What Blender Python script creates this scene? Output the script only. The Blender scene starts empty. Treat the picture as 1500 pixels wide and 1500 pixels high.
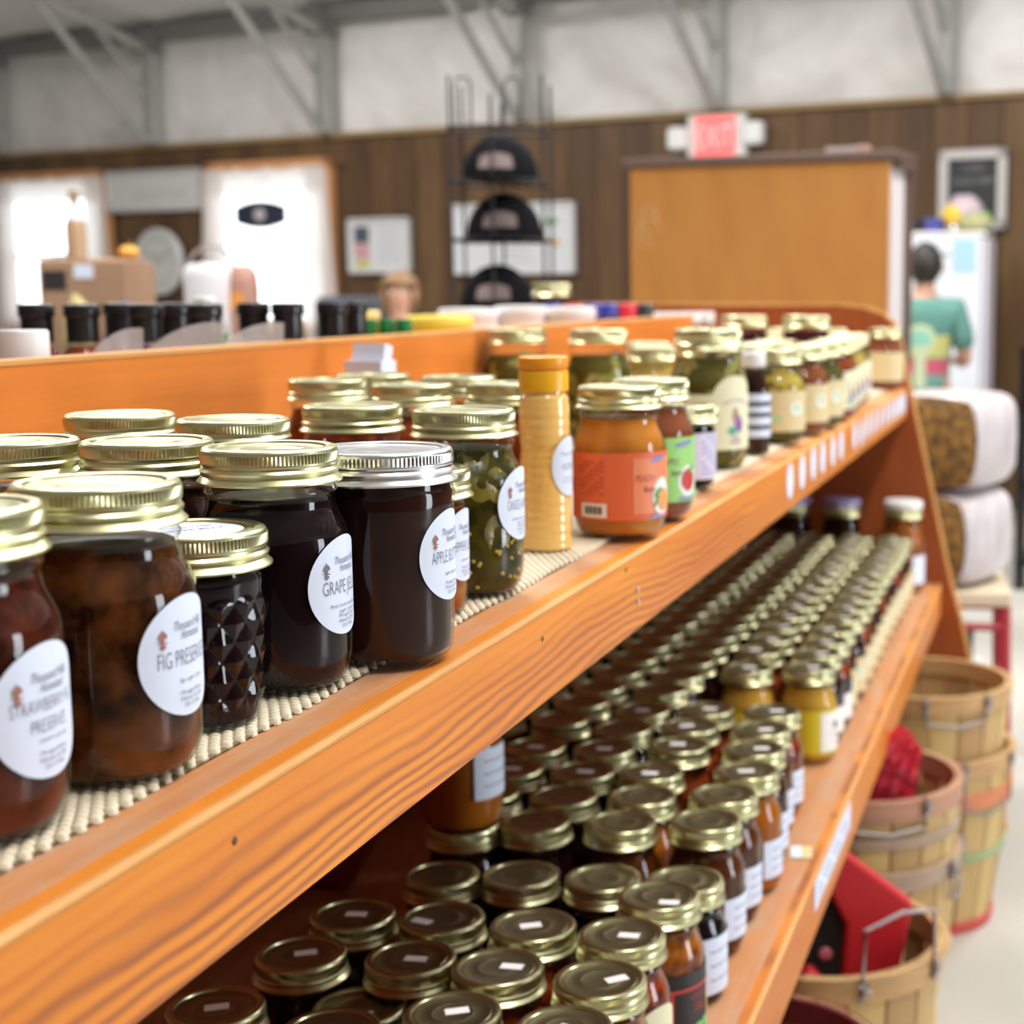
import bpy, bmesh, math, random
from math import sin, cos, pi, radians as R
from mathutils import Vector, Matrix, noise as mnoise

random.seed(7)
S = bpy.context.scene
COL = S.collection

# ------------------------------------------------------------------ camera
cam_d = bpy.data.cameras.new('camera')
cam = bpy.data.objects.new('camera', cam_d)
COL.objects.link(cam)
cam.location = (0.0, 0.0, 1.22)
PITCH, YAW = R(8.0429), R(12.4774)
cam.rotation_euler = (R(90) - PITCH, 0, YAW)
cam_d.sensor_width = 36.0
cam_d.lens = 2300.0 / 1500.0 * 36.0
cam_d.shift_x = -0.2
cam_d.clip_start = 0.05
cam_d.dof.use_dof = True
cam_d.dof.focus_distance = 0.86
cam_d.dof.aperture_fstop = 8.5
S.camera = cam

# ------------------------------------------------------------------ world, exposure
w = bpy.data.worlds.new('world')
S.world = w
w.use_nodes = True
w.node_tree.nodes['Background'].inputs[0].default_value = (0.93, 0.97, 1.0, 1)
w.node_tree.nodes['Background'].inputs[1].default_value = 4.0
S.view_settings.view_transform = 'Standard'
S.view_settings.look = 'None'
S.view_settings.exposure = -0.15
S.view_settings.gamma = 1.0
S.view_settings.use_curve_mapping = False
S.cycles.use_denoising = True

# frame of the barn: x runs to the right along the back wall, y goes out through it
WALL = Matrix.Translation((-2.0741, 9.3733, 0)) @ Matrix.Rotation(R(-16.2226), 4, 'Z')
def W(x, y, z): return WALL @ Vector((x, y, z))
WROT = R(-16.2226)

def lamp(name, kind, loc, power, color, size=(1, 1), direction=None):
    d = bpy.data.lights.new(name, kind)
    d.energy = power
    d.color = color
    if kind == 'AREA':
        d.shape = 'RECTANGLE'; d.size, d.size_y = size
    o = bpy.data.objects.new(name, d)
    COL.objects.link(o)
    o.location = loc
    if direction is not None:
        o.rotation_euler = Vector(direction).to_track_quat('-Z', 'Y').to_euler()
    return o
# daylight through the tall doorway in the right-hand wall, added ceiling fill, and tubes over the aisle
doorc = W(8.9, -4.9, 1.25)
lamp('door_daylight', 'AREA', W(8.9, -4.9, 1.25), 150, (0.84, 0.92, 1.0), (1.25, 2.3), WALL.to_3x3() @ Vector((-1, 0, 0)))
for (lx, ly) in ((1.5, -2.6), (-2.5, -2.6), (5.0, -2.6), (2.0, -6.2), (-2.0, -6.2)):
    lamp('ceiling_fill', 'AREA', W(lx, ly, 3.55), 112, (1.0, 0.97, 0.93), (1.6, 0.3), (0, 0, -1))  # unseen lamps added to fill the room and brighten the back
for (lx, ly) in ((0.72, 0.3), (0.75, 2.3), (0.85, 4.4)):
    o_ = lamp('aisle_tube', 'AREA', (lx, ly, 3.45), 56, (1.0, 0.97, 0.91), (0.3, 1.5), (0, 0, -1))
    o_.rotation_euler = (0, 0, 0)

# ------------------------------------------------------------------ helpers: tags
def tag(o, label=None, cat=None, group=None, kind=None):
    if label: o['label'] = label
    if cat: o['category'] = cat
    if group: o['group'] = group
    if kind: o['kind'] = kind
    return o
def empty(name, loc=(0, 0, 0), rz=0.0, label=None, cat=None, group=None, kind=None, scale=None):
    o = bpy.data.objects.new(name, None)
    COL.objects.link(o)
    o.empty_display_size = 0.02
    o.location = loc
    o.rotation_euler = (0, 0, rz)
    if scale: o.scale = scale
    return tag(o, label, cat, group, kind)
def put(name, mesh, parent=None, loc=(0, 0, 0), rot=(0, 0, 0), scale=(1, 1, 1)):
    o = bpy.data.objects.new(name, mesh)
    COL.objects.link(o)
    o.parent = parent
    o.location = loc; o.rotation_euler = rot; o.scale = scale
    return o

# ------------------------------------------------------------------ helpers: meshes
class MB:
    def __init__(self): self.v, self.f = [], []
    def add(self, verts, faces):
        n = len(self.v)
        self.v += [tuple(p) for p in verts]
        self.f += [tuple(i + n for i in q) for q in faces]
        return self
    def box(self, c, s, rz=0.0, rx=0.0, ry=0.0):
        m = Matrix.Translation(c) @ Matrix.Rotation(rz, 4, 'Z') @ Matrix.Rotation(ry, 4, 'Y') @ Matrix.Rotation(rx, 4, 'X')
        h = [x / 2 for x in s]
        vs = [m @ Vector((a * h[0], b * h[1], d * h[2])) for a in (-1, 1) for b in (-1, 1) for d in (-1, 1)]
        return self.add(vs, [(0, 1, 3, 2), (4, 6, 7, 5), (0, 4, 5, 1), (2, 3, 7, 6), (0, 2, 6, 4), (1, 5, 7, 3)])
    def span(self, a, b):
        return self.box([(p + q) / 2 for p, q in zip(a, b)], [abs(q - p) for p, q in zip(a, b)])
    def lathe(self, prof, seg=48, c=(0, 0, 0), fn=None, cap0=True, cap1=True):
        vs, fs = [], []
        for i, (r, z) in enumerate(prof):
            for k in range(seg):
                t = 2 * pi * k / seg
                rr = fn(i, k, t, r, z) if fn else r
                vs.append((c[0] + rr * cos(t), c[1] + rr * sin(t), c[2] + z))
        for i in range(len(prof) - 1):
            for k in range(seg):
                a, b = i * seg + k, i * seg + (k + 1) % seg
                fs.append((a, b, b + seg, a + seg))
        if cap0: fs.append(tuple(reversed(range(seg))))
        if cap1: fs.append(tuple(range((len(prof) - 1) * seg, len(prof) * seg)))
        return self.add(vs, fs)
    def tube(self, pts, r, seg=8, closed=False):
        pts = [Vector(p) for p in pts]
        n = len(pts); vs, fs = [], []
        up = Vector((0.137, 0.291, 0.947))
        for i, p in enumerate(pts):
            if closed: d = pts[(i + 1) % n] - pts[i - 1]
            else: d = pts[min(i + 1, n - 1)] - pts[max(i - 1, 0)]
            d.normalize()
            a = d.cross(up)
            if a.length < 1e-3: a = d.cross(Vector((1, 0, 0)))
            a.normalize(); b = d.cross(a)
            rr = r[i] if isinstance(r, (list, tuple)) else r
            for k in range(seg):
                t = 2 * pi * k / seg
                vs.append(p + a * (rr * cos(t)) + b * (rr * sin(t)))
        m = n if closed else n - 1
        for i in range(m):
            for k in range(seg):
                j = (i + 1) % n
                fs.append((i * seg + k, i * seg + (k + 1) % seg, j * seg + (k + 1) % seg, j * seg + k))
        if not closed:
            fs.append(tuple(reversed(range(seg)))); fs.append(tuple(range((n - 1) * seg, n * seg)))
        return self.add(vs, fs)
    def ball(self, c, r, seg=16, rings=10, fn=None):
        vs, fs = [], []
        r = (r, r, r) if not isinstance(r, (list, tuple)) else r
        for i in range(rings + 1):
            th = pi * i / rings
            for k in range(seg):
                ph = 2 * pi * k / seg
                p = Vector((sin(th) * cos(ph), sin(th) * sin(ph), cos(th)))
                if fn: p = fn(p)
                vs.append((c[0] + r[0] * p[0], c[1] + r[1] * p[1], c[2] + r[2] * p[2]))
        for i in range(rings):
            for k in range(seg):
                fs.append((i * seg + k, (i + 1) * seg + k, (i + 1) * seg + (k + 1) % seg, i * seg + (k + 1) % seg))
        return self.add(vs, fs)
    def sheet(self, fn, nu, nv):
        vs = [fn(i / nu, j / nv) for j in range(nv + 1) for i in range(nu + 1)]
        fs = [(j * (nu + 1) + i, j * (nu + 1) + i + 1, (j + 1) * (nu + 1) + i + 1, (j + 1) * (nu + 1) + i) for j in range(nv) for i in range(nu)]
        return self.add(vs, fs)
    def mesh(self, name, m, smooth=False):
        me = bpy.data.meshes.new(name)
        me.from_pydata(self.v, [], self.f)
        bm = bmesh.new(); bm.from_mesh(me)
        bmesh.ops.remove_doubles(bm, verts=bm.verts, dist=1e-7)
        bmesh.ops.recalc_face_normals(bm, faces=bm.faces)
        bm.to_mesh(me); bm.free()
        if m is not None: me.materials.append(m)
        if smooth:
            for p in me.polygons: p.use_smooth = True
            if smooth != 'all':
                me.set_sharp_from_angle(angle=R(smooth if isinstance(smooth, (int, float)) and smooth > 1 else 38))
        return me
    def obj(self, name, m, parent=None, smooth=False, bevel=0.0, **kw):
        o = put(name, self.mesh(name, m, smooth), parent, **kw)
        if bevel:
            b = o.modifiers.new('bevel', 'BEVEL'); b.width = bevel; b.segments = 2; b.limit_method = 'ANGLE'
        return o

def arc(cx, cz, r, a0, a1, n):
    return [(cx + r * cos(R(a0 + (a1 - a0) * i / n)), cz + r * sin(R(a0 + (a1 - a0) * i / n))) for i in range(n + 1)]

# ------------------------------------------------------------------ helpers: materials
MATS = {}
def nodes_of(name):
    m = bpy.data.materials.new(name); m.use_nodes = True
    nt = m.node_tree
    return m, nt, nt.nodes['Principled BSDF']
def rgb(c): return (c[0], c[1], c[2], 1.0)
def ramp(nt, fac, c0, c1, p0=0.35, p1=0.65):
    r = nt.nodes.new('ShaderNodeValToRGB')
    r.color_ramp.elements[0].position = p0; r.color_ramp.elements[1].position = p1
    r.color_ramp.elements[0].color = rgb(c0); r.color_ramp.elements[1].color = rgb(c1)
    nt.links.new(fac, r.inputs[0])
    return r.outputs[0]
def coords(nt, scale, kind='Object'):
    t = nt.nodes.new('ShaderNodeTexCoord'); mp = nt.nodes.new('ShaderNodeMapping')
    mp.inputs['Scale'].default_value = scale
    nt.links.new(t.outputs[kind], mp.inputs[0])
    return mp.outputs[0]
def noise(nt, vec, scale, detail=3.0, rough=0.55, dist=0.0):
    n = nt.nodes.new('ShaderNodeTexNoise')
    n.inputs['Scale'].default_value = scale; n.inputs['Detail'].default_value = detail
    n.inputs['Roughness'].default_value = rough; n.inputs['Distortion'].default_value = dist
    nt.links.new(vec, n.inputs['Vector'])
    return n.outputs['Fac']
def mixc(nt, a, b, fac, mode='MIX'):
    x = nt.nodes.new('ShaderNodeMix'); x.data_type = 'RGBA'; x.blend_type = mode
    for sock, v in ((x.inputs['Factor'], fac), (x.inputs['A'], a), (x.inputs['B'], b)):
        if isinstance(v, (int, float)): sock.default_value = v
        elif isinstance(v, tuple): sock.default_value = rgb(v)
        else: nt.links.new(v, sock)
    return x.outputs['Result']
def math_n(nt, op, a, b=None):
    x = nt.nodes.new('ShaderNodeMath'); x.operation = op
    for i, v in enumerate((a, b)):
        if v is None: continue
        if isinstance(v, (int, float)): x.inputs[i].default_value = v
        else: nt.links.new(v, x.inputs[i])
    return x.outputs[0]
def bump(nt, bs, h, strength=0.2, dist=0.001):
    b = nt.nodes.new('ShaderNodeBump'); b.inputs['Strength'].default_value = strength; b.inputs['Distance'].default_value = dist
    nt.links.new(h, b.inputs['Height']); nt.links.new(b.outputs[0], bs.inputs['Normal'])
def M(name, c, rough=0.5, metal=0.0, c2=None, scale=20.0, stretch=(1, 1, 1), coat=0.0, b=0.0, bs=None, sub=0.0, trans=0.0, spec=0.5, emit=None, p=(0.35, 0.65)):
    if name in MATS: return MATS[name]
    m, nt, s = nodes_of(name)
    s.inputs['Base Color'].default_value = rgb(c)
    s.inputs['Roughness'].default_value = rough
    s.inputs['Metallic'].default_value = metal
    s.inputs['Specular IOR Level'].default_value = spec
    s.inputs['Coat Weight'].default_value = coat
    s.inputs['Coat Roughness'].default_value = 0.05
    if sub:
        s.inputs['Subsurface Weight'].default_value = sub
        s.inputs['Subsurface Radius'].default_value = (0.012, 0.005, 0.002)
    if trans: s.inputs['Transmission Weight'].default_value = trans
    if emit:
        s.inputs['Emission Color'].default_value = rgb(emit[0]); s.inputs['Emission Strength'].default_value = emit[1]
    if c2 is not None:
        n = noise(nt, coords(nt, stretch), scale, 4.0)
        nt.links.new(ramp(nt, n, c, c2, *p), s.inputs['Base Color'])
        if b: bump(nt, s, n, b, 0.002)
    elif b:
        bump(nt, s, noise(nt, coords(nt, stretch), bs or scale, 3.0), b, 0.002)
    MATS[name] = m
    return m
def wood(name, base, dark, light, along=1, rough=0.45, streak=1.0, fine=1.0, worn=None, grain=42.0):
    """grain runs along axis `along`; dark late-wood streaks on a lighter ground"""
    if name in MATS: return MATS[name]
    m, nt, s = nodes_of(name)
    sc = [grain, grain, grain]; sc[along] = 2.2
    v = coords(nt, tuple(sc))
    n1 = noise(nt, v, 1.0, 2.0, 0.5, 0.9)
    wv = nt.nodes.new('ShaderNodeTexWave'); wv.wave_type = 'BANDS'; wv.bands_direction = 'DIAGONAL'
    wv.inputs['Scale'].default_value = 0.42; wv.inputs['Distortion'].default_value = 5.0
    wv.inputs['Detail'].default_value = 2.0; wv.inputs['Detail Scale'].default_value = 0.8
    nt.links.new(v, wv.inputs['Vector'])
    sc2 = [150.0, 150.0, 150.0]; sc2[along] = 4.0
    n2 = noise(nt, coords(nt, tuple(sc2)), 1.0, 3.0, 0.6)
    big = [7.0, 7.0, 7.0]; big[along] = 1.7
    n3 = noise(nt, coords(nt, tuple(big)), 1.0, 2.0)
    f1 = math_n(nt, 'MULTIPLY', wv.outputs['Fac'], n1)
    c = ramp(nt, f1, base, dark, 0.30, 0.55)
    c = mixc(nt, base, c, streak)
    c = mixc(nt, c, ramp(nt, n3, dark, light, 0.3, 0.7), 0.30)
    c = mixc(nt, c, ramp(nt, n2, tuple(x * 0.55 for x in base), light, 0.3, 0.7), 0.22 * fine)
    if worn:
        n4 = noise(nt, coords(nt, (30, 9, 30)), 1.0, 5.0, 0.7)
        c = mixc(nt, c, worn, ramp(nt, n4, (0, 0, 0), (1, 1, 1), 0.42, 0.72))
    nt.links.new(c, s.inputs['Base Color'])
    s.inputs['Roughness'].default_value = rough
    s.inputs['Specular IOR Level'].default_value = 0.35
    bump(nt, s, n2, 0.12, 0.0006)
    MATS[name] = m
    return m
def glass(name='jar_glass', tint=(0.97, 0.985, 0.975), ior=1.45, rough=0.015, edge=0.0):
    if name in MATS: return MATS[name]
    m = bpy.data.materials.new(name); m.use_nodes = True
    nt = m.node_tree; nt.nodes.clear()
    out = nt.nodes.new('ShaderNodeOutputMaterial'); mx = nt.nodes.new('ShaderNodeMixShader')
    tr = nt.nodes.new('ShaderNodeBsdfTransparent'); gl = nt.nodes.new('ShaderNodeBsdfGlossy')
    lw = nt.nodes.new('ShaderNodeLayerWeight'); lw.inputs['Blend'].default_value = 0.5
    c = mixc(nt, tint, tuple(x * (0.62 if not edge else edge) for x in tint), math_n(nt, 'POWER', lw.outputs['Facing'], 3.0))
    nt.links.new(c, tr.inputs[0])
    gl.inputs['Roughness'].default_value = rough
    f0 = ((ior - 1) / (ior + 1)) ** 2
    fr = math_n(nt, 'ADD', math_n(nt, 'MULTIPLY', math_n(nt, 'POWER', lw.outputs['Facing'], 5.0), 1 - f0), f0)
    nt.links.new(fr, mx.inputs[0]); nt.links.new(tr.outputs[0], mx.inputs[1]); nt.links.new(gl.outputs[0], mx.inputs[2])
    nt.links.new(mx.outputs[0], out.inputs[0])
    MATS[name] = m
    return m

GLASS = glass()
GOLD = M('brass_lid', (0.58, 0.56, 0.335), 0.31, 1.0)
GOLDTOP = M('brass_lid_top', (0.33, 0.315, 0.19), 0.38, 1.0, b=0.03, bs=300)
SILVER = M('silver_lid', (0.80, 0.81, 0.84), 0.26, 1.0)
PAPER = M('window_tinted_paper', (0.68, 0.75, 0.92), 0.55, b=0.04, bs=120)  # white paper with the blue of the window light put into its colour
CREAM = M('cream_paper', (0.72, 0.68, 0.48), 0.6)
TAN = M('tan_paper', (0.52, 0.37, 0.125), 0.6)
INK = M('grey_ink', (0.17, 0.155, 0.21), 0.7)
INKL = M('pale_ink', (0.33, 0.31, 0.42), 0.7)
RUST = M('rust_ink', (0.36, 0.15, 0.12), 0.7)
PRICE = M('price_paper', (0.90, 0.87, 0.90), 0.6)
def fascia():
    m, nt, s = nodes_of('orange_fascia_wood')
    t = nt.nodes.new('ShaderNodeTexCoord'); sx = nt.nodes.new('ShaderNodeSeparateXYZ'); nt.links.new(t.outputs['Object'], sx.inputs[0])
    n1 = noise(nt, coords(nt, (2, 1.6, 9)), 1.0, 2.0, 0.5)
    n2 = noise(nt, coords(nt, (8, 9, 30)), 1.0, 2.0, 0.5)
    n3 = noise(nt, coords(nt, (60, 5, 200)), 1.0, 3.0, 0.6)
    n4 = noise(nt, coords(nt, (3, 2.2, 14)), 1.0, 2.0)
    zz = math_n(nt, 'ADD', sx.outputs[2], math_n(nt, 'ADD', math_n(nt, 'MULTIPLY', n1, 0.060), math_n(nt, 'MULTIPLY', n2, 0.010)))
    wv = math_n(nt, 'ADD', math_n(nt, 'MULTIPLY', math_n(nt, 'SINE', math_n(nt, 'MULTIPLY', zz, 760.0)), 0.5), 0.5)
    wv = math_n(nt, 'POWER', wv, 1.6)
    low = ramp(nt, sx.outputs[2], (1, 1, 1), (0.25, 0.25, 0.25), 0.0, 1.0)
    r = nt.nodes.new('ShaderNodeMapRange'); r.inputs['From Min'].default_value = 0.992; r.inputs['From Max'].default_value = 0.966
    r.inputs['To Min'].default_value = 0.15; r.inputs['To Max'].default_value = 1.0
    nt.links.new(sx.outputs[2], r.inputs['Value'])
    c = ramp(nt, n4, (0.62, 0.165, 0.013), (0.80, 0.275, 0.022), 0.32, 0.68)
    c = mixc(nt, c, (0.27, 0.060, 0.022), math_n(nt, 'MULTIPLY', math_n(nt, 'MULTIPLY', wv, r.outputs[0]), 0.85))
    c = mixc(nt, c, ramp(nt, n3, (0.40, 0.12, 0.03), (0.80, 0.36, 0.09), 0.3, 0.7), 0.18)
    nt.links.new(c, s.inputs['Base Color'])
    s.inputs['Roughness'].default_value = 0.42; s.inputs['Specular IOR Level'].default_value = 0.28
    bump(nt, s, n3, 0.12, 0.0006)
    MATS['orange_fascia_wood'] = m
    return m
WOOD_F = fascia()
WOOD_T = wood('worn_shelf_wood', (0.62, 0.26, 0.10), (0.42, 0.13, 0.05), (0.66, 0.34, 0.15), 1, 0.5, 0.5, 1.0, worn=(0.52, 0.33, 0.22))
WOOD_D = wood('divider_wood', (0.68, 0.20, 0.028), (0.50, 0.12, 0.015), (0.74, 0.25, 0.04), 1, 0.45, 0.35)
WOOD_E = wood('pale_worn_edge', (0.64, 0.30, 0.075), (0.62, 0.20, 0.03), (0.76, 0.50, 0.24), 1, 0.6, 0.7)
WOOD_P = wood('red_brown_panel', (0.33, 0.075, 0.018), (0.22, 0.04, 0.012), (0.40, 0.10, 0.025), 2, 0.4, 0.4)
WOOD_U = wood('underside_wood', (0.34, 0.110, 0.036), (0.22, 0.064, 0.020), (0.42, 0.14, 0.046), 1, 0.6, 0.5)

def fill(name, c, c2, scale=60, rough=0.22, sub=0.0, p=(0.35, 0.65)):
    return M(name, c, rough, 0, c2, scale, sub=sub, p=p, spec=0.03)
F_FIG = fill('fig_fill', (0.020, 0.006, 0.002), (0.20, 0.058, 0.012), 46, 0.3, 0, (0.38, 0.74))
F_STRAW = fill('strawberry_fill', (0.028, 0.005, 0.003), (0.17, 0.030, 0.010), 48, 0.3, 0, (0.38, 0.74))
F_GRAPE = fill('grape_fill', (0.005, 0.002, 0.004), (0.012, 0.004, 0.006), 12)
F_APPLE = fill('apple_fill', (0.017, 0.006, 0.005), (0.04, 0.012, 0.008), 14)
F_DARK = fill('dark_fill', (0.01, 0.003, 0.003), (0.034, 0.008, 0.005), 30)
F_RED = fill('red_salsa_fill', (0.06, 0.007, 0.003), (0.36, 0.055, 0.01), 70, 0.3)
F_ORSAL = fill('orange_salsa_fill', (0.1, 0.02, 0.004), (0.46, 0.14, 0.02), 70, 0.3)
F_AMBER = fill('amber_fill', (0.3, 0.075, 0.006), (0.44, 0.13, 0.012), 20)
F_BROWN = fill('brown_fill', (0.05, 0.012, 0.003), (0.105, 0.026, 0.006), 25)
F_PEACH = fill('peach_fill', (0.46, 0.14, 0.016), (0.66, 0.25, 0.04), 22)
F_APB = fill('apple_butter_fill', (0.20, 0.055, 0.022), (0.27, 0.08, 0.032), 25)
F_MUST = fill('mustard_fill', (0.50, 0.27, 0.03), (0.60, 0.34, 0.05), 30)
F_PICK = fill('pickle_brine', (0.055, 0.046, 0.01), (0.12, 0.1, 0.018), 30)
F_JAL = fill('jalapeno_syrup', (0.022, 0.022, 0.006), (0.085, 0.066, 0.01), 60)
F_YEL = fill('relish_fill', (0.50, 0.32, 0.06), (0.62, 0.46, 0.14), 60)
F_BEET = fill('beet_fill', (0.05, 0.008, 0.014), (0.11, 0.014, 0.022), 30)
F_PEP = fill('pepper_jelly_fill', (0.42, 0.15, 0.015), (0.30, 0.07, 0.012), 40)
F_HONEY = fill('honey_fill', (0.74, 0.36, 0.075), (0.80, 0.45, 0.13), 25)
PSLICE = M('pickle_slice', (0.42, 0.35, 0.10), 0.35, 0, (0.20, 0.19, 0.035), 70)
JSLICE = M('jalapeno_slice', (0.27, 0.20, 0.025), 0.3, 0, (0.05, 0.05, 0.008), 55)
SEED = M('pepper_seed', (0.62, 0.46, 0.07), 0.4)
BLACKP = M('black_plastic', (0.012, 0.012, 0.015), 0.28)
WHITEP = M('white_plastic', (0.80, 0.80, 0.82), 0.4)

# ------------------------------------------------------------------ jars
# profile: glass (outer), fill height, lid radius, lid base height
def round_jar(rb, rm, rn, zs, zn, h):
    """foot rb, body rm, neck rn; shoulder starts at zs, neck at zn, glass ends at h"""
    p = [(rb * 0.62, 0.003), (rb * 0.86, 0.0), (rb, 0.0012)]
    p += [(rb + (rm - rb) * sin(R(t)), 0.0012 + 0.021 * (1 - cos(R(t)))) for t in (15, 30, 45, 60, 75, 90)]
    p += [(rm, zs * 0.5), (rm, zs)]
    n = 8
    for i in range(1, n + 1):
        t = i / n
        s = t * t * (3 - 2 * t)
        p.append((rm + (rn - rm) * s ** 1.15, zs + (zn - zs) * t))
    p += [(rn, zn + 0.003), (rn + 0.0012, zn + 0.0045), (rn + 0.0012, zn + 0.006), (rn, zn + 0.0075), (rn, h)]
    return p
KINDS = {
    'pint': dict(prof=round_jar(0.031, 0.0405, 0.0335, 0.078, 0.101, 0.122), top=0.103, lid=0.0355, lz=0.111, h=0.130),
    'lower': dict(prof=round_jar(0.031, 0.0398, 0.0335, 0.080, 0.104, 0.125), top=0.108, lid=0.0355, lz=0.114, h=0.133),
    'short': dict(prof=round_jar(0.031, 0.0385, 0.0335, 0.064, 0.083, 0.104), top=0.086, lid=0.0355, lz=0.093, h=0.112),
    'half': dict(prof=round_jar(0.028, 0.0325, 0.0315, 0.066, 0.074, 0.090), top=0.073, lid=0.0350, lz=0.078, h=0.097),
    'wide': dict(prof=[(0.024, 0.003), (0.034, 0.0), (0.0375, 0.0015), (0.0392, 0.005), (0.0400, 0.012), (0.0415, 0.088), (0.0425, 0.096), (0.0412, 0.0985), (0.0412, 0.115)], top=0.104, lid=0.0415, lz=0.103, h=0.122),
    'quart': dict(prof=round_jar(0.038, 0.0475, 0.0400, 0.100, 0.130, 0.157), top=0.141, lid=0.0405, lz=0.147, h=0.166),
    'squat': dict(prof=round_jar(0.037, 0.0460, 0.0400, 0.098, 0.124, 0.150), top=0.134, lid=0.0405, lz=0.139, h=0.158),
}
def lid_band(r, knurl=True, seg=216):
    k = r / 0.0355
    pr = [(r + 0.0006, 0.0, 0), (r + 0.0022 * k, 0.0002, 0), (r + 0.0023 * k, 0.0012, 0), (r + 0.0010, 0.0026, 0), (r - 0.0004, 0.0040, 0),
          (r + 0.0006, 0.0056, 0), (r + 0.0008, 0.0068, 0), (r - 0.0002, 0.0082, 0), (r - 0.0004, 0.0094, 0), (r + 0.0002, 0.0104, 0),
          (r, 0.0112, 0), (r, 0.0118, 1), (r, 0.0160, 1), (r - 0.0001, 0.0165, 0), (r - 0.0004, 0.0177, 0), (r - 0.0012, 0.0186, 0), (r - 0.0024, 0.0190, 0),
          (r - 0.0045, 0.0189, 0), (r - 0.0058, 0.0185, 0), (r - 0.0062, 0.0176, 0), (r - 0.0062, 0.0165, 0)]
    fl = [q[2] for q in pr]
    fn = (lambda i, kk, t, rr, z: rr + (0.00042 if kk % 2 else -0.00030) * fl[i])
    return MB().lathe([q[:2] for q in pr], seg, fn=fn, cap0=False, cap1=False)
def lid_disc(r, flush=False):
    if flush:
        pr = [(r - 0.0075, 0.0172), (r - 0.0070, 0.0186), (r - 0.0086, 0.0186), (r - 0.010, 0.0178)]
    else:
        pr = [(r - 0.0062, 0.0168), (r - 0.0072, 0.0176), (r - 0.0088, 0.0176), (r - 0.0098, 0.0171)]
    pr += [(r * 0.45, 0.0171), (r * 0.42, 0.0174), (r * 0.39, 0.0171), (0.0012, 0.0172)]
    z0 = pr[0][1]
    return MB().lathe(pr, 72, cap0=False, cap1=True)
BAND = {r: lid_band(r).mesh('lid_band', GOLD, 22) for r in (0.0350, 0.0355, 0.0405)}
BANDS_ = lid_band(0.0415).mesh('lid_band', SILVER, 22)
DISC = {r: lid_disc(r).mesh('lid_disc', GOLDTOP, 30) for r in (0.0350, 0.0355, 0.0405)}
DISCF = {0.0355: lid_disc(0.0355, True).mesh('lid_disc', GOLDTOP, 30)}
DISCS = lid_disc(0.0415).mesh('lid_disc', SILVER, 30)
STICK = MB().box((0, 0, 0), (0.0175, 0.0095, 0.0003)).mesh('price_sticker', PRICE)
GMESH, CMESH = {}, {}
def glass_mesh(kind, mat=None):
    if kind not in GMESH:
        GMESH[kind] = MB().lathe(KINDS[kind]['prof'], 64, cap0=True, cap1=False).mesh('glass', GLASS, 60)
    return GMESH[kind]
def fill_profile(kind, top=None):
    k = KINDS[kind]; t = top or k['top']
    p = [(max(r - 0.0016, 0.001), max(z, 0.0032) if z < 0.003 else z) for r, z in k['prof'] if z < t - 0.0008]
    p = [(p[0][0], 0.0036)] + [(r, z if z > 0.004 else 0.0038) for r, z in p[1:]]
    rl = p[-1][0]
    p += [(rl, t - 0.0006), (rl - 0.0012, t), (rl * 0.5, t - 0.0006)]
    return p
def fill_mesh(kind, mat, top=None):
    key = (kind, mat.name, top)
    if key not in CMESH:
        CMESH[key] = MB().lathe(fill_profile(kind, top), 56).mesh('contents', mat, 60)
    return CMESH[key]
def body_r(kind, z):
    pr = KINDS[kind]['prof']
    for (r0, z0), (r1, z1) in zip(pr, pr[1:]):
        if z0 <= z <= z1 and z1 > z0: return r0 + (r1 - r0) * (z - z0) / (z1 - z0)
    return pr[-1][0]
def jar(kind, loc, mat, label, group=None, name='jar', lid=True, silver=False, flush=False, sticker=None, rz=0.0, sz=1.0, cat='jar', top=None):
    k = KINDS[kind]
    o = empty(name, loc, 0, label, cat, group, scale=(1, 1, sz) if sz != 1 else None)
    put('glass', glass_mesh(kind), o)
    put('contents', fill_mesh(kind, mat, top), o)
    if lid:
        put('lid_band', BANDS_ if silver else BAND[k['lid']], o, (0, 0, k['lz']), (0, 0, random.uniform(0, 6)))
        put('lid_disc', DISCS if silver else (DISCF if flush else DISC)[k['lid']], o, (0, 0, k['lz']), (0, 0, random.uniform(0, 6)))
    if sticker is not None:
        dx, dy, a = sticker
        put('price_sticker', STICK, o, (dx, dy, k['lz'] + (0.0188 if flush else 0.0173)), (0, 0, a))
    return o

# ---- labels that follow a cylinder of radius R about the jar's axis
def wrap(u, v, Rr, th0, z0, off): return ((Rr + off) * cos(th0 + u / Rr), (Rr + off) * sin(th0 + u / Rr), z0 + v)
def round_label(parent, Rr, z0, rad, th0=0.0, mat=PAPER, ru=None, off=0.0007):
    mb = MB(); ru = ru or rad
    vs, fs = [wrap(0, 0, Rr, th0, z0, off)], []
    n, q = 48, 7
    for j in range(1, q + 1):
        for i in range(n):
            t = 2 * pi * i / n
            vs.append(wrap(ru * j / q * cos(t), rad * j / q * sin(t), Rr, th0, z0, off))
    for i in range(n): fs.append((0, 1 + i, 1 + (i + 1) % n))
    for j in range(q - 1):
        for i in range(n):
            a = 1 + j * n + i; b = 1 + j * n + (i + 1) % n
            fs.append((a, a + n, b + n, b))
    o = mb.add(vs, fs).obj('paper_label', mat, parent, 'all')
    return o
def band_label(parent, Rr, z0, z1, a0, a1, mat, off=0.0007, name='paper_label', rfn=None):
    n = max(6, int((a1 - a0) / R(6)))
    def fn(u, v):
        z = z0 + (z1 - z0) * v; r = (rfn(z) if rfn else Rr) + off
        t = a0 + (a1 - a0) * u
        return (r * cos(t), r * sin(t), z)
    return MB().sheet(fn, n, 4).obj(name, mat, parent, 'all')
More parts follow.
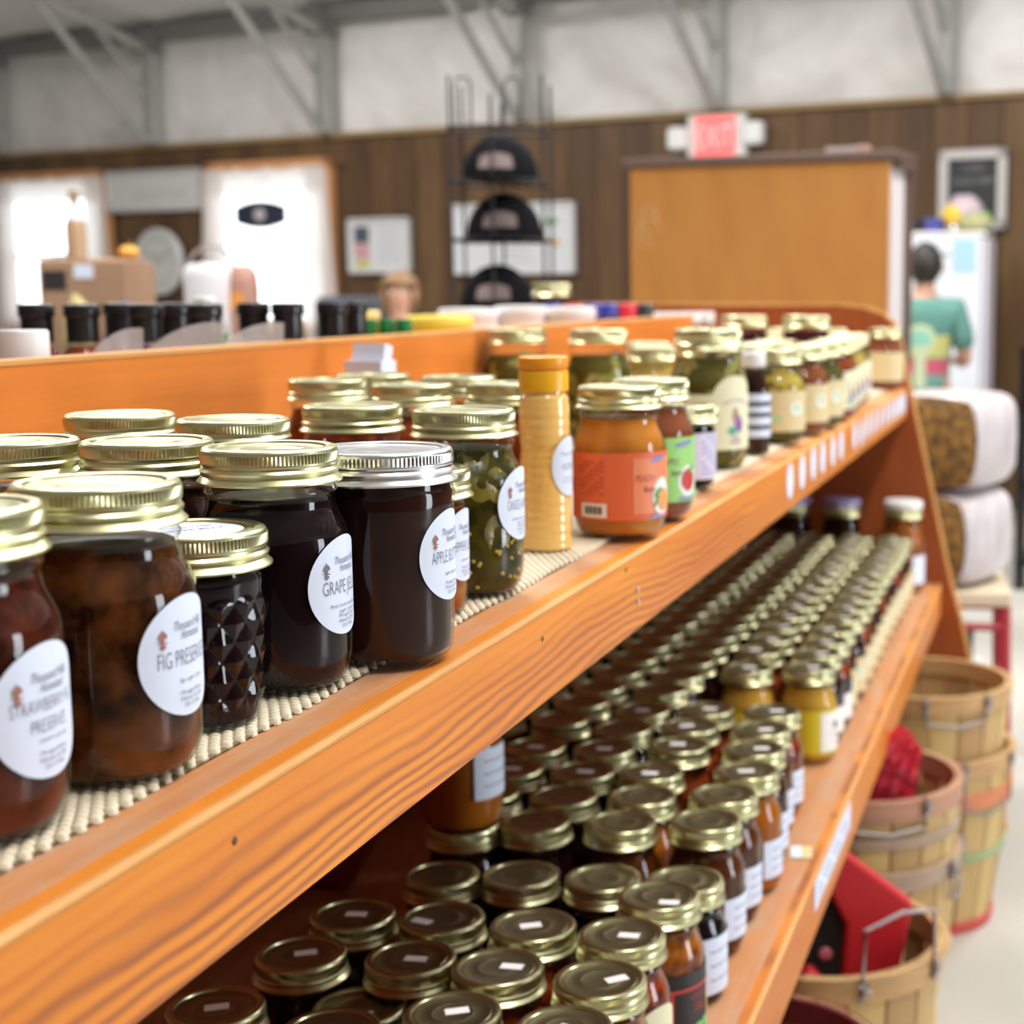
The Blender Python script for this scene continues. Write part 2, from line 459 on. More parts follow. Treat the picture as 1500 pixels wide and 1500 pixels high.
def text_polys(s, size, cond=1.0, shear=0.0, align='CENTER', thin=True):
    cu = bpy.data.curves.new('t', 'FONT'); cu.body = s; cu.size = size; cu.align_x = align; cu.shear = shear
    cu.resolution_u = 2; cu.offset = -0.014 * size if thin and size > 0.0070 else 0.0
    ob = bpy.data.objects.new('t', cu); COL.objects.link(ob)
    dg = bpy.context.evaluated_depsgraph_get()
    me = bpy.data.meshes.new_from_object(ob.evaluated_get(dg))
    vs = [(v.co.x * cond, v.co.y) for v in me.vertices]; fs = [tuple(p.vertices) for p in me.polygons]
    bpy.data.objects.remove(ob); bpy.data.curves.remove(cu); bpy.data.meshes.remove(me)
    return vs, fs
def lettering(parent, lines, Rr, th0, z0, mat=INK, off=0.0011, name='lettering'):
    """lines: (text, size, condense, shear, du, dv)"""
    mb = MB()
    for (s, size, cond, sh, du, dv) in lines:
        vs, fs = text_polys(s, size, abs(cond) if cond > 0 else 1.0, sh)
        if cond < 0:
            wx = max(p[0] for p in vs) - min(p[0] for p in vs)
            vs = [(p[0] * -cond / wx, p[1]) for p in vs]
        mb.add([wrap(x + du, y + dv, Rr, th0, z0, off) for x, y in vs], fs)
    return mb.obj(name, mat, parent)
def blob(parent, Rr, th0, z0, shapes, mat, off=0.0012, name='printed_mark'):
    """flat printed ellipses (u, v, ru, rv, tilt)"""
    mb = MB()
    for (u, v, ru, rv, a) in shapes:
        n = 20; vs = [wrap(u, v, Rr, th0, z0, off)]
        for i in range(n):
            t = 2 * pi * i / n; x, y = ru * cos(t), rv * sin(t)
            vs.append(wrap(u + x * cos(a) - y * sin(a), v + x * sin(a) + y * cos(a), Rr, th0, z0, off))
        mb.add(vs, [(0, 1 + i, 1 + (i + 1) % n) for i in range(n)])
    return mb.obj(name, mat, parent)
def farm_label(jarobj, Rr, z0, rad, big, small, th0=0.0, ink=INK, mark=RUST):
    lb = round_label(jarobj, Rr, z0, rad, th0)
    k = rad / 0.0265
    lines = [('Thousand Hills', 0.0056 * k, -0.0215 * k, 0.5, 0.0010 * k, 0.0118 * k), ('Homestead', 0.0056 * k, -0.0150 * k, 0.5, 0.0020 * k, 0.0076 * k)]
    if len(big) == 1: lines.append((big[0], 0.0105 * k, -0.034 * k, 0, -0.0010 * k, -0.0040 * k)); v = -0.0112 * k
    else:
        lines.append((big[0], 0.0078 * k, -0.035 * k, 0, -0.0010 * k, 0.0002 * k)); lines.append((big[1], 0.0078 * k, -0.0205 * k, 0, 0.0, -0.0078 * k)); v = -0.0116 * k
    for i, s in enumerate(small): lines.append((s, 0.0026 * k, -0.017 * k if len(s) < 26 else -0.030 * k, 0.25, 0.0015 * k, v - 0.0030 * k * i))
    for i, s in enumerate(('1796 Leggett Mill Road', 'Williamston, NC 27892', '(252) 217-0942')):
        lines.append((s, 0.0026 * k, (-0.0165 * k, -0.0165 * k, -0.0115 * k)[i], 0, 0.001 * k, -0.0168 * k - 0.0028 * k * i))
    lettering(lb, lines, Rr, th0, z0, ink)
    # the little plant-like cross beside the farm's name
    mu = -0.0152 * k
    blob(lb, Rr, th0, z0, [(mu, 0.0088 * k, 0.0007 * k, 0.0046 * k, 0), (mu, 0.0100 * k, 0.0024 * k, 0.0008 * k, 0.2), (mu - 0.0012 * k, 0.0106 * k, 0.0007 * k, 0.0016 * k, -0.5), (mu + 0.0012 * k, 0.0110 * k, 0.0007 * k, 0.0016 * k, 0.5),
                           (mu, 0.0076 * k, 0.0026 * k, 0.0004 * k, -0.1), (mu, 0.0058 * k, 0.0016 * k, 0.0008 * k, 0.1)], mark)
    return lb
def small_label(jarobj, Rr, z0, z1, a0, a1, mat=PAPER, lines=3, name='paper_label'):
    lb = band_label(jarobj, Rr, z0, z1, a0, a1, mat, name=name)
    mb = MB(); h = z1 - z0; wd = (a1 - a0) * Rr
    for i in range(lines):
        zc = z1 - h * (0.25 + 0.5 * i / max(1, lines - 1))
        for k2 in range(5):
            u = (k2 - 2) * wd * 0.13
            ww = wd * 0.10
            q = [wrap(u + sx * ww / 2, sy * 0.0009, Rr, (a0 + a1) / 2, zc, 0.0011) for sx, sy in ((-1, -1), (1, -1), (1, 1), (-1, 1))]
            mb.add(q, [(0, 1, 2, 3)])
    mb.obj('lettering', INKL, lb)
    return lb
SHARED = {}
def shared_label(jarobj, key, build):
    """build a label once, afterwards link copies that share its mesh data"""
    if key not in SHARED:
        SHARED[key] = build(jarobj)
        return SHARED[key]
    src = SHARED[key]
    c = src.copy(); COL.objects.link(c); c.parent = jarobj
    for ch in src.children:
        d = ch.copy(); COL.objects.link(d); d.parent = c
    return c

# ================================================================== the setting
FLOOR = M('concrete_floor', (0.46, 0.45, 0.41), 0.4, 0, (0.53, 0.52, 0.48), 1.6, b=0.02)
tag(MB().span((-16, -8, -0.1), (12, 16, 0)).obj('floor', FLOOR), kind='structure')
PANEL = [wood('brown_plank_%d' % i, b_, d_, l_, 2, 0.45, 0.9, 1.5, grain=26.0) for i, (b_, d_, l_) in enumerate((
    ((0.105, 0.058, 0.030), (0.040, 0.021, 0.012), (0.20, 0.115, 0.050)),
    ((0.085, 0.046, 0.025), (0.035, 0.018, 0.011), (0.16, 0.090, 0.042)),
    ((0.125, 0.070, 0.034), (0.048, 0.026, 0.014), (0.23, 0.135, 0.056))))]
def insul(name):
    m, nt, s = nodes_of(name)
    v = coords(nt, (1, 1, 1))
    n = noise(nt, v, 2.2, 5.0, 0.6, 1.5)
    nt.links.new(ramp(nt, n, (0.70, 0.69, 0.675), (0.80, 0.79, 0.775), 0.3, 0.7), s.inputs['Base Color'])
    s.inputs['Roughness'].default_value = 0.42
    bump(nt, s, n, 0.5, 0.05)
    return m
INSUL = insul('white_insulation')
SNOW = M('white_wall_paint', (0.66, 0.65, 0.63), 0.6)
STEEL = M('grey_steel', (0.44, 0.43, 0.42), 0.5, 0.2, (0.36, 0.355, 0.35), 8)
STEELD = M('dark_steel', (0.22, 0.215, 0.21), 0.55, 0.2)

WINS = [(-6.45, -5.30, 0.98, 2.07), (-4.16, -3.07, 0.98, 2.07)]
wb = empty('wall_back', WALL.translation, WROT, kind='structure')
x = -10.0; i = 0
PL = 0.203
while x < 9.0:
    parts = [(0.0, 2.27)]
    for (a, b_, z0, z1) in WINS:
        if x + PL > a + 0.02 and x < b_ - 0.02: parts = [(0.0, z0), (z1, 2.27)]
    for (z0, z1) in parts:
        MB().box((x + PL / 2, 0.012 + random.uniform(0, 0.004), (z0 + z1) / 2), (PL - 0.006, 0.022, z1 - z0)).obj('plank', PANEL[(i * 7 + i // 3) % 3], wb)
    x += PL; i += 1
bk = MB()   # sheathing behind the planks, with the two window holes left open
xs = [-10.0, WINS[0][0], WINS[0][1], WINS[1][0], WINS[1][1], 9.0]
for k in range(5):
    if k in (1, 3): bk.span((xs[k], 0.03, 0), (xs[k + 1], 0.08, 0.98)); bk.span((xs[k], 0.03, 2.07), (xs[k + 1], 0.08, 2.27))
    else: bk.span((xs[k], 0.03, 0), (xs[k + 1], 0.08, 2.27))
bk.obj('sheathing', PANEL[1], wb)
def ins_fn(u, v):
    px, pz = -10 + 19 * u, 2.27 + 0.86 * v
    k = (px / 1.62) % 1.0
    d = 0.06 * sin(pi * k) + 0.035 * mnoise.noise((px * 2.1, pz * 2.6, 0)) + 0.02 * mnoise.noise((px * 5 + pz * 4, pz * 3, 3))
    return (px, 0.06 + d, pz)
MB().sheet(ins_fn, 420, 18).obj('insulation_panel', INSUL, wb, 'all')
MB().span((-10, -0.03, 2.255), (9, 0.05, 2.285)).obj('ledge', M('ledge_wood', (0.30, 0.20, 0.09), 0.6), wb)
MB().span((-10, -0.06, 3.03), (9, 0.16, 3.13)).obj('eave_beam', STEELD, wb)
# side and front walls behind the photographer, with the openings that let the daylight in
wr = empty('wall_right', WALL.translation, WROT, kind='structure')
m_ = MB()
for (y0, y1) in ((0, -4.25), (-5.55, -13.0)): m_.span((9.0, y1, 0), (9.12, y0, 2.4))
m_.obj('lower_panel', PANEL[0], wr)
MB().span((9.0, -13, 2.4), (9.12, 0, 5.0)).obj('insulation_panel', SNOW, wr)
wl = empty('wall_left', WALL.translation, WROT, kind='structure')
MB().span((-10.12, -13, 0), (-10, 0, 5.0)).obj('insulation_panel', SNOW, wl)
wf = empty('wall_front', WALL.translation, WROT, kind='structure')
MB().span((-10, -13.12, 2.3), (9, -13, 5.0)).obj('insulation_panel', SNOW, wf)
MB().span((-10, -13.12, 0), (9, -13, 2.3)).obj('lower_panel', PANEL[2], wf)
cl = empty('ceiling', WALL.translation, WROT, kind='structure')
def roof_fn(sgn):
    def fn(u, v):
        px = -10 + 19 * u; py = -6.5 * v
        k = (px / 1.62) % 1.0
        if sgn > 0: return (px, py + 0.1, 3.10 + 1.75 * v + 0.04 * sin(pi * k) + 0.02 * mnoise.noise((px * 2, py * 2, 5)))
        return (px, -13.0 - py, 3.10 + 1.75 * v)
    return fn
MB().sheet(roof_fn(1), 240, 24).obj('insulation_panel', INSUL, cl, 'all')
MB().sheet(roof_fn(-1), 20, 4).obj('insulation_panel', INSUL, cl, 'all')
for py, pz in ((-1.05, 3.34), (-2.3, 3.68), (-3.6, 4.03)):
    MB().span((-10, py - 0.04, pz - 0.02), (9, py + 0.04, pz + 0.08)).obj('purlin', STEELD, cl)
# steel frames: a post on the wall, a rafter and a raking brace running out into the room
for k, px in enumerate((-6.40, -4.70, -3.03, -1.40, 0.03, 1.46, 3.1, 4.7)):
    t = empty('trim_%d' % (k + 1), W(px, 0, 0), WROT, kind='structure')
    MB().span((-0.045, -0.09, 2.285), (0.045, 0.0, 3.06)).obj('steel_post', STEEL, t)
    MB().tube([(0, -0.10, 2.30), (0, -1.20, 3.36)], 0.030, 8).obj('raking_brace', STEEL, t, True)
    MB().tube([(0.03, -0.08, 2.95), (0.03, -6.4, 4.62)], 0.036, 8).obj('rafter', STEEL, t, True)
    MB().tube([(0, -0.08, 2.62), (0, -0.62, 3.16)], 0.020, 8).obj('knee_brace', STEEL, t, True)
    MB().span((-0.07, -0.15, 2.93), (0.07, 0.0, 3.10)).obj('gusset_plate', STEELD, t)

# windows with trim, sashes, glass and parted curtains
TRIM = M('orange_window_trim', (0.62, 0.30, 0.13), 0.5)
CURT = bpy.data.materials.new('sheer_curtain'); CURT.use_nodes = True
_nt = CURT.node_tree; _nt.nodes.clear()
_o = _nt.nodes.new('ShaderNodeOutputMaterial'); _mx = _nt.nodes.new('ShaderNodeMixShader'); _mx.inputs[0].default_value = 0.5
_d = _nt.nodes.new('ShaderNodeBsdfDiffuse'); _d.inputs[0].default_value = (0.86, 0.83, 0.82, 1)
_t = _nt.nodes.new('ShaderNodeBsdfTranslucent'); _t.inputs[0].default_value = (0.86, 0.83, 0.82, 1)
_nt.links.new(_d.outputs[0], _mx.inputs[1]); _nt.links.new(_t.outputs[0], _mx.inputs[2]); _nt.links.new(_mx.outputs[0], _o.inputs[0])
for k, (a, b_, z0, z1) in enumerate(WINS):
    wn = empty('window_%d' % (k + 1), W((a + b_) / 2, 0, z0), WROT, kind='structure')
    hw, hh = (b_ - a) / 2, z1 - z0
    fr = MB()
    for s_ in (-1, 1): fr.box((s_ * (hw + 0.02), -0.01, hh / 2), (0.07, 0.06, hh + 0.11))
    fr.box((0, -0.01, hh + 0.02), (2 * hw + 0.11, 0.06, 0.07)); fr.box((0, -0.015, -0.03), (2 * hw + 0.14, 0.09, 0.05))
    fr.obj('window_trim', TRIM, wn)
    sh = MB()
    for zz in (0.02, hh * 0.46, hh - 0.02): sh.box((0, 0.05, zz), (2 * hw, 0.03, 0.035))
    for xx in (-hw + 0.02, hw - 0.02): sh.box((xx, 0.05, hh / 2), (0.035, 0.03, hh))
    sh.obj('sash', WHITEP, wn)
    for zz, ht in ((hh * 0.23, hh * 0.43), (hh * 0.73, hh * 0.5)):
        MB().box((0, 0.055, zz), (2 * hw - 0.05, 0.004, ht)).obj('pane', glass('window_glass', (0.97, 0.98, 0.98)), wn)
    for s_ in (-1, 1):
        def cf(u, v, s_=s_):
            wtop, wbot = 0.20, 0.36
            wd = wtop + (wbot - wtop) * (1 - v) ** 1.5
            xx = s_ * (hw + 0.03 + 0.10 * (1 - v)) - s_ * wd * (1 - u)
            return (xx, -0.07 + 0.018 * sin(u * 26 + v), -0.35 + (hh + 0.35) * v)
        MB().sheet(cf, 44, 8).obj('curtain', CURT, wn, 'all')
    def vf(u, v): return (-hw + 2 * hw * u, -0.055 + 0.014 * sin(u * 70), hh - 0.16 - 0.02 * abs(sin(u * 12)) + 0.17 * v)
    MB().sheet(vf, 90, 3).obj('valance', CURT, wn, 'all')

# ================================================================== the display shelf
YN, YF = -0.35, 3.50
ZT, ZB = 1.004, 0.567        # tops of the two shelf boards
XT, XB = -0.343, -0.257      # their front edges
XD = -0.80                   # face of the middle divider
shelf = empty('display_shelf', (-0.6, 1.6, 0), 0, 'long orange wooden two-tier display shelf crowded with jars', 'shelf')
def spart(mb, name, m, **kw):
    o = mb.obj(name, m, shelf, **kw); o.location = (0.6, -1.6, 0); return o
def sp(mb, name, m, **kw):
    mb.v = [(a + 0.6, b_ - 1.6, c) for a, b_, c in mb.v]
    return mb.obj(name, m, shelf, **kw)
sp(MB().span((XD, YN, ZT - 0.022), (XT - 0.014, YF, ZT)), 'top_board', WOOD_T)
sp(MB().span((XT - 0.014, YN, 0.939), (XT - 0.0045, YF, ZT - 0.0002)).span((XT - 0.0045, YN, 0.939), (XT - 0.0004, YF, ZT - 0.003)), 'top_front_rail', WOOD_F)
def worn_edge(x1, z1, nm):
    mb = MB(); n = 420
    vs, fs = [], []
    for i in range(n + 1):
        y = YN + (YF - YN) * i / n
        e = 0.0008 + 0.0010 * abs(mnoise.noise((y * 9, 0, x1))) + 0.0010 * mnoise.noise((y * 60, 2, x1))
        dz = 0.0014 + 0.0012 * abs(mnoise.noise((y * 14, 4, x1)))
        vs += [(x1 - 0.0046, y, z1 - 0.003), (x1 - 0.0046, y, z1), (x1 - e - 0.0012, y, z1 + 0.0001), (x1 + 0.0001, y, z1 - dz), (x1, y, z1 - 0.0032)]
    for i in range(n):
        for k in range(5):
            a, b_ = i * 5 + k, i * 5 + (k + 1) % 5
            fs.append((a, b_, b_ + 5, a + 5))
    mb.add(vs, fs)
    return sp(mb, nm, WOOD_E)
worn_edge(XT, ZT, 'worn_top_edge')
sp(MB().span((XD - 0.46, YN, ZT - 0.022), (XD - 0.02, YF, ZT)), 'far_side_board', WOOD_T)
sp(MB().span((XD - 0.02, YN, 0.0), (XD, YF, 1.162)), 'middle_divider', WOOD_D)
sp(MB().span((XD, YN, 0.0), (XD + 0.004, YF, 0.93)), 'lower_back_panel', WOOD_P)
sp(MB().span((XD - 0.021, YN, 1.162), (XD + 0.001, YF, 1.166)), 'divider_cap', WOOD_E)
sp(MB().span((XD, YN, ZB - 0.022), (XB - 0.014, YF, ZB)), 'lower_board', WOOD_T)
sp(MB().span((XB - 0.014, YN, 0.497), (XB - 0.0045, YF, ZB - 0.0002)).span((XB - 0.0045, YN, 0.497), (XB - 0.0004, YF, ZB - 0.003)), 'lower_front_rail', WOOD_F)
worn_edge(XB, ZB, 'worn_lower_edge')
def panel(y0, y1, pts, nm, m):
    mb = MB(); n = len(pts)
    vs = [(px, y0, pz) for px, pz in pts] + [(px, y1, pz) for px, pz in pts]
    fs = [tuple(range(n)), tuple(reversed(range(n, 2 * n)))] + [(i, (i + 1) % n, (i + 1) % n + n, i + n) for i in range(n)]
    mb.add(vs, fs)
    return sp(mb, nm, m)
endp = [(-1.30, 0.0), (-0.10, 0.0), (-0.215, 0.49), (-0.243, 0.59), (-0.330, 0.975), (-0.362, 1.115), (-0.375, 1.148), (-0.400, 1.168), (-0.44, 1.182), (-0.50, 1.188), (-1.10, 1.188), (-1.2, 1.16), (-1.26, 1.0)]
panel(YF, YF + 0.025, endp, 'end_panel', WOOD_P)
edge = MB()
for (a, b_) in zip(endp[1:10], endp[2:11]):
    d = Vector((b_[0] - a[0], 0, b_[1] - a[1])); L = d.length
    edge.box(((a[0] + b_[0]) / 2 + 0.001, YF + 0.0125, (a[1] + b_[1]) / 2), (0.006, 0.027, L + 0.002), ry=math.atan2(d.x, d.z))
sp(edge, 'end_panel_edge', WOOD_E)
panel(1.52, 1.54, [(-0.798, 0.57), (-0.752, 0.57), (-0.70, 0.66), (-0.64, 0.98), (-0.798, 0.98)], 'inner_bracket', WOOD_P)
sp(MB().span((XD, YN, 0.93), (XD + 0.04, YF, 0.977)), 'back_cleat', WOOD_P)
sp(MB().span((XD, YN, ZT - 0.027), (XT - 0.0145, YF, ZT - 0.0225)), 'added_underside', WOOD_U)  # thin unseen panel, added so the lids below mirror a darker wood
sp(MB().span((XD, YN, 0.0), (XD + 0.02, YF, 0.5)), 'base_board', WOOD_P)
# round white price stickers along the top rail and a long paper tag on the lower one
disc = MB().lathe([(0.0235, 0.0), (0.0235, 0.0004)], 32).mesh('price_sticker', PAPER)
for y in (1.987, 2.084, 2.178, 2.267, 2.371, 2.461, 2.625, 2.716, 2.803, 2.90, 3.0, 3.10, 3.19, 3.27, 3.34, 3.40, 3.455):
    put('price_sticker', disc, shelf, (XT + 0.6 + 0.0001, y - 1.6, 0.9765 + random.uniform(-0.002, 0.002)), (0, R(90), 0))
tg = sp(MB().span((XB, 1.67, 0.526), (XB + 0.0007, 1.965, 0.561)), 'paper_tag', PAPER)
ln = MB()
for zz in (0.553, 0.546, 0.539, 0.532):
    for k in range(18):
        if (k * 7 + int(zz * 1000)) % 5: ln.span((XB + 0.0008, 1.69 + k * 0.0145, zz - 0.0012), (XB + 0.001, 1.69 + k * 0.0145 + 0.010, zz + 0.0012))
ln.v = [(a + 0.6, b_ - 1.6, c) for a, b_, c in ln.v]
ln.obj('lettering', INKL, tg)
for (y, z) in ((1.244, 0.972), (1.245, 0.962)):
    sp(MB().box((XT + 0.0004, y, z), (0.001, 0.004, 0.004)), 'staple', M('pale_staple', (0.7, 0.68, 0.72), 0.4, 0.6))
dark = M('dark_knot', (0.10, 0.04, 0.02), 0.7)
for (y, z) in ((1.00, 0.984), (0.59, 0.985), (1.21, 0.995)):
    sp(MB().ball((XT - 0.0006, y, z), (0.001, 0.0025, 0.002), 8, 6), 'nail_hole', dark)

# ribbed non-slip liner on the top board
liner = empty('shelf_liner', (-0.59, 1.95, ZT), 0, 'beige ribbed non-slip liner under the jars on the top shelf', 'shelf liner')
LINER = M('beige_liner', (0.70, 0.62, 0.47), 0.7)
LINERD = M('liner_web', (0.20, 0.15, 0.09), 0.8)
LX = -0.383
def lm(u, v):
    return (LX + 0.002 - 0.405 * u + 0.59, -0.35 + 3.84 * v - 1.95, 0.0012)
MB().sheet(lm, 2, 8).obj('mat_web', LINERD, liner)
LINF = M('beige_liner_far', (0.70, 0.62, 0.47), 0.7, 0, (0.60, 0.52, 0.38), 200)
MB().span((LX + 0.59 - 0.405, 1.70 - 1.95, 0.0), (LX + 0.59 + 0.003, 3.49 - 1.95, 0.0036)).obj('far_mat', LINF, liner)
bd = MB()
P_ = 0.0050
row = 0
y = -0.1
bv = [(-0.5, -0.3, 0), (0.5, -0.3, 0), (0.5, 0.3, 0), (-0.5, 0.3, 0), (-0.42, -0.24, 0.75), (0.42, -0.24, 0.75), (0.42, 0.24, 0.75), (-0.42, 0.24, 0.75), (-0.2, -0.12, 1), (0.2, -0.12, 1), (0.2, 0.12, 1), (-0.2, 0.12, 1)]
bf = [(0, 1, 5, 4), (1, 2, 6, 5), (2, 3, 7, 6), (3, 0, 4, 7), (4, 5, 9, 8), (5, 6, 10, 9), (6, 7, 11, 10), (7, 4, 8, 11), (8, 9, 10, 11)]
while y < 1.70:
    xoff = 0.5 * P_ * 1.25 * (row % 2)
    depth = 0.36 if 0.35 < y < 1.6 else 0.08
    for c in range(int(depth / (P_ * 1.25))):
        xx = LX - xoff - c * P_ * 1.25 + 0.0015 * sin(y * 37)
        bd.add([(xx + p[0] * 0.0054 + 0.59, y + p[1] * 0.0074 - 1.95, 0.0004 + p[2] * 0.0036) for p in bv], bf)
    y += P_ * 1.08; row += 1
me = bpy.data.meshes.new('bead'); me.from_pydata(bd.v, [], bd.f); me.materials.append(LINER)
for p in me.polygons: p.use_smooth = True
tag(put('bead', me, liner), kind='stuff')

# ================================================================== jars on the top shelf
ZS = 1.008
G_TOP = 'jars standing on the top shelf'
j = jar('pint', (-0.422, 0.523, ZS), F_STRAW, 'brown-red preserve jar cut off by the left edge, oval label reading strawberry fig', G_TOP, 'preserve_jar')
farm_label(j, 0.0405, 0.051, 0.0268, ('STRAWBERRY·FIG', 'PRESERVES'), ('strawberries, figs, sugar',))
j = jar('pint', (-0.412, 0.606, ZS), F_FIG, 'brown fig preserves jar with gold lid and round white label', G_TOP, 'preserve_jar', sticker=(0.012, 0.004, 0.35))
farm_label(j, 0.0405, 0.0545, 0.0268, ('FIG PRESERVES',), ('figs, sugar, lemon',))
# quilted jelly jar
def quilt(r0, r1, z0, z1, amp, n, inset=0.0):
    rows, seg = 96, 196
    h = (z1 - z0)
    def fn(i, k, t, r, z):
        f = (z - z0) / h
        s_ = (t * n / (2 * pi) + f * 3.2) % 1.0; q_ = (t * n / (2 * pi) - f * 3.2) % 1.0
        d = 2 * min(s_, 1 - s_, q_, 1 - q_)
        fade = min(1.0, f * 9, (1 - f) * 9)
        return r + amp * d * fade - inset
    pr = [(r0 + (r1 - r0) * i / rows, z0 + h * i / rows) for i in range(rows + 1)]
    foot = [(r0 * 0.7, 0.002), (r0 * 0.93, 0.0), (r0 - 0.0005, 0.002)]
    neck = [(r1 + 0.0004, z1 + 0.003), (r1 + 0.0004, z1 + 0.006), (r1 - 0.001, z1 + 0.009), (r1 - 0.001, 0.086)]
    full = foot + pr + neck
    lo, hi = len(foot), len(foot) + len(pr)
    return full, (lambda i, k, t, r, z: fn(i, k, t, r, z) if lo <= i < hi else r - inset)
o = empty('jelly_jar', (-0.415, 0.687, ZS), 0, 'small quilted-glass jar of black jelly with a labelled gold lid', 'jar', G_TOP)
pr, fn = quilt(0.0285, 0.0320, 0.006, 0.066, 0.0022, 14)
MB().lathe(pr, 196, fn=fn, cap1=False).obj('quilted_glass', GLASS, o, 12)
pr2, fn2 = quilt(0.0285, 0.0320, 0.006, 0.066, 0.0022, 14, 0.0012)
MB().lathe([(r, max(z, 0.003)) for r, z in pr2[:-2]], 196, fn=fn2).obj('contents', F_GRAPE, o, 12)
put('lid_band', BAND[0.0350], o, (0, 0, 0.078)); put('lid_disc', DISC[0.0350], o, (0, 0, 0.078))
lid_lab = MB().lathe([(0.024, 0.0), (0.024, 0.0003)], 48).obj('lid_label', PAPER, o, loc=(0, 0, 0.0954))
tv, tf = [], []
mb = MB()
for (s_, size, dv) in (('Thousand Hills', 0.0055, 0.008), ('GRAPE JELLY', 0.007, -0.002), ('Williamston, NC 27892', 0.0028, -0.009)):
    vs, fs = text_polys(s_, size, 0.8)
    mb.add([(xx * cos(0.9) - (yy + dv) * sin(0.9), xx * sin(0.9) + (yy + dv) * cos(0.9), 0.0005) for xx, yy in vs], fs)
mb.obj('lettering', INK, lid_lab)

j = jar('pint', (-0.414, 0.764, ZS), F_GRAPE, 'near-black grape jelly jar with gold lid and round white label', G_TOP, 'jelly_jar', sticker=(0.008, 0.002, 0.1))
farm_label(j, 0.0405, 0.0565, 0.0268, ('GRAPE JELLY',), ('Martin County muscadine grapes,', 'sugar, pectin'), mark=INK)
j = jar('wide', (-0.386, 0.842, ZS), F_APPLE, 'straight-sided dark apple butter jar with a wide silver lid', G_TOP, 'apple_butter_jar', silver=True)
farm_label(j, 0.0410, 0.0610, 0.0265, ('APPLE BUTTER',), ('apples, sugar, spices',))
j = jar('half', (-0.414, 0.957, ZS), F_PEP, 'small amber pepper jelly jar squeezed between the silver lid and the jalapenos', G_TOP, 'jelly_jar')
farm_label(j, 0.0328, 0.047, 0.0240, ('PEPPER JELLY',), ('jalapeno peppers, sugar',))
def slices(parent, kind, m, n, r0, rr, z0, z1, nm, thick=0.003, fill_in=0.0032):
    mb = MB()
    for i in range(n):
        t = random.uniform(0, 2 * pi); z = random.uniform(z0, z1)
        br = body_r(kind, z) - fill_in
        c = Vector((br * cos(t), br * sin(t), z))
        rad = rr * random.uniform(0.7, 1.1)
        rot = Matrix.Rotation(t + random.uniform(-0.5, 0.5), 4, 'Z') @ Matrix.Rotation(R(90) + random.uniform(-0.5, 0.5), 4, 'Y')
        vs, fs = [], []
        nn = 14
        for zz, q in ((-thick / 2, 0.96), (thick / 2, 0.96), (thick / 2, 0.35), (thick * 0.2, 0.2)):
            for k in range(nn):
                a = 2 * pi * k / nn
                p = rot @ Vector((rad * q * cos(a), rad * q * 0.85 * sin(a), zz)) + c
                hr = math.hypot(p.x, p.y); lim = body_r(kind, min(max(p.z, 0.004), KINDS[kind]['top'])) - 0.0012
                if hr > lim: p.x *= lim / hr; p.y *= lim / hr
                p.z = min(max(p.z, 0.004), KINDS[kind]['top'] + 0.002)
                vs.append(p)
        for a in range(3):
            for k in range(nn): fs.append((a * nn + k, a * nn + (k + 1) % nn, (a + 1) * nn + (k + 1) % nn, (a + 1) * nn + k))
        fs.append(tuple(reversed(range(nn)))); fs.append(tuple(range(3 * nn, 4 * nn)))
        mb.add(vs, fs)
    return tag(mb.obj(nm, m, parent, True), kind='stuff')
j = jar('pint', (-0.411, 1.036, ZS), F_JAL, 'green candied jalapeno jar with yellow seeds and a gold lid', G_TOP, 'pickle_jar')
farm_label(j, 0.0405, 0.0645, 0.0258, ('CANDIED JALAPENOS',), ('jalapenos, sugar, vinegar,', 'garlic, turmeric'))
slices(j, 'pint', JSLICE, 46, 0.03, 0.013, 0.008, 0.098, 'jalapeno_slice')
sd = MB()
for i in range(60):
    t = random.uniform(-2.2, 0.4); z = random.choice((random.uniform(0.006, 0.045), random.uniform(0.01, 0.098)))
    br = body_r('pint', z) - 0.0016
    sd.ball((br * cos(t), br * sin(t), z), (0.0016, 0.0016, 0.0014), 6, 4)
tag(sd.obj('pepper_seed', SEED, j, True), kind='stuff')
jar('pint', (-0.505, 1.056, ZS), F_DARK, 'gold-lidded jar with a clear neck left of the jalapeno jar', G_TOP, 'preserve_jar', top=0.088)
jar('pint', (-0.498, 0.782, ZS), F_DARK, 'gold-lidded dark jar half hidden behind the grape jelly', G_TOP, 'preserve_jar')
jar('pint', (-0.621, 0.945, ZS), F_DARK, 'flat-lidded jar by the divider, left of the two back ones', G_TOP, 'preserve_jar', flush=True)
jar('pint', (-0.526, 0.925, ZS), F_DARK, 'flat-lidded jar by the divider, right of the two back ones', G_TOP, 'preserve_jar', flush=True)
jar('pint', (-0.573, 0.768, ZS), F_STRAW, 'gold-lidded jar behind the fig preserves at the left edge', G_TOP, 'preserve_jar', sticker=(-0.022, 0.0, 0.2))
jar('pint', (-0.672, 1.355, ZS), F_RED, 'orange-red jar against the divider, leftmost of the middle row', G_TOP, 'preserve_jar', sticker=(-0.002, -0.006, 0.2))
jar('pint', (-0.565, 1.303, ZS), F_RED, 'orange-red jar with a tilted white lid sticker before the small carton', G_TOP, 'preserve_jar', sticker=(0.0, 0.018, 0.5))
jar('pint', (-0.668, 1.446, ZS), F_BROWN, 'gold-lidded jar left of the small white carton, rear of the middle row', G_TOP, 'preserve_jar')
jar('pint', (-0.572, 1.430, ZS), F_BROWN, 'gold-lidded jar right of the small white carton, rear of the middle row', G_TOP, 'preserve_jar')
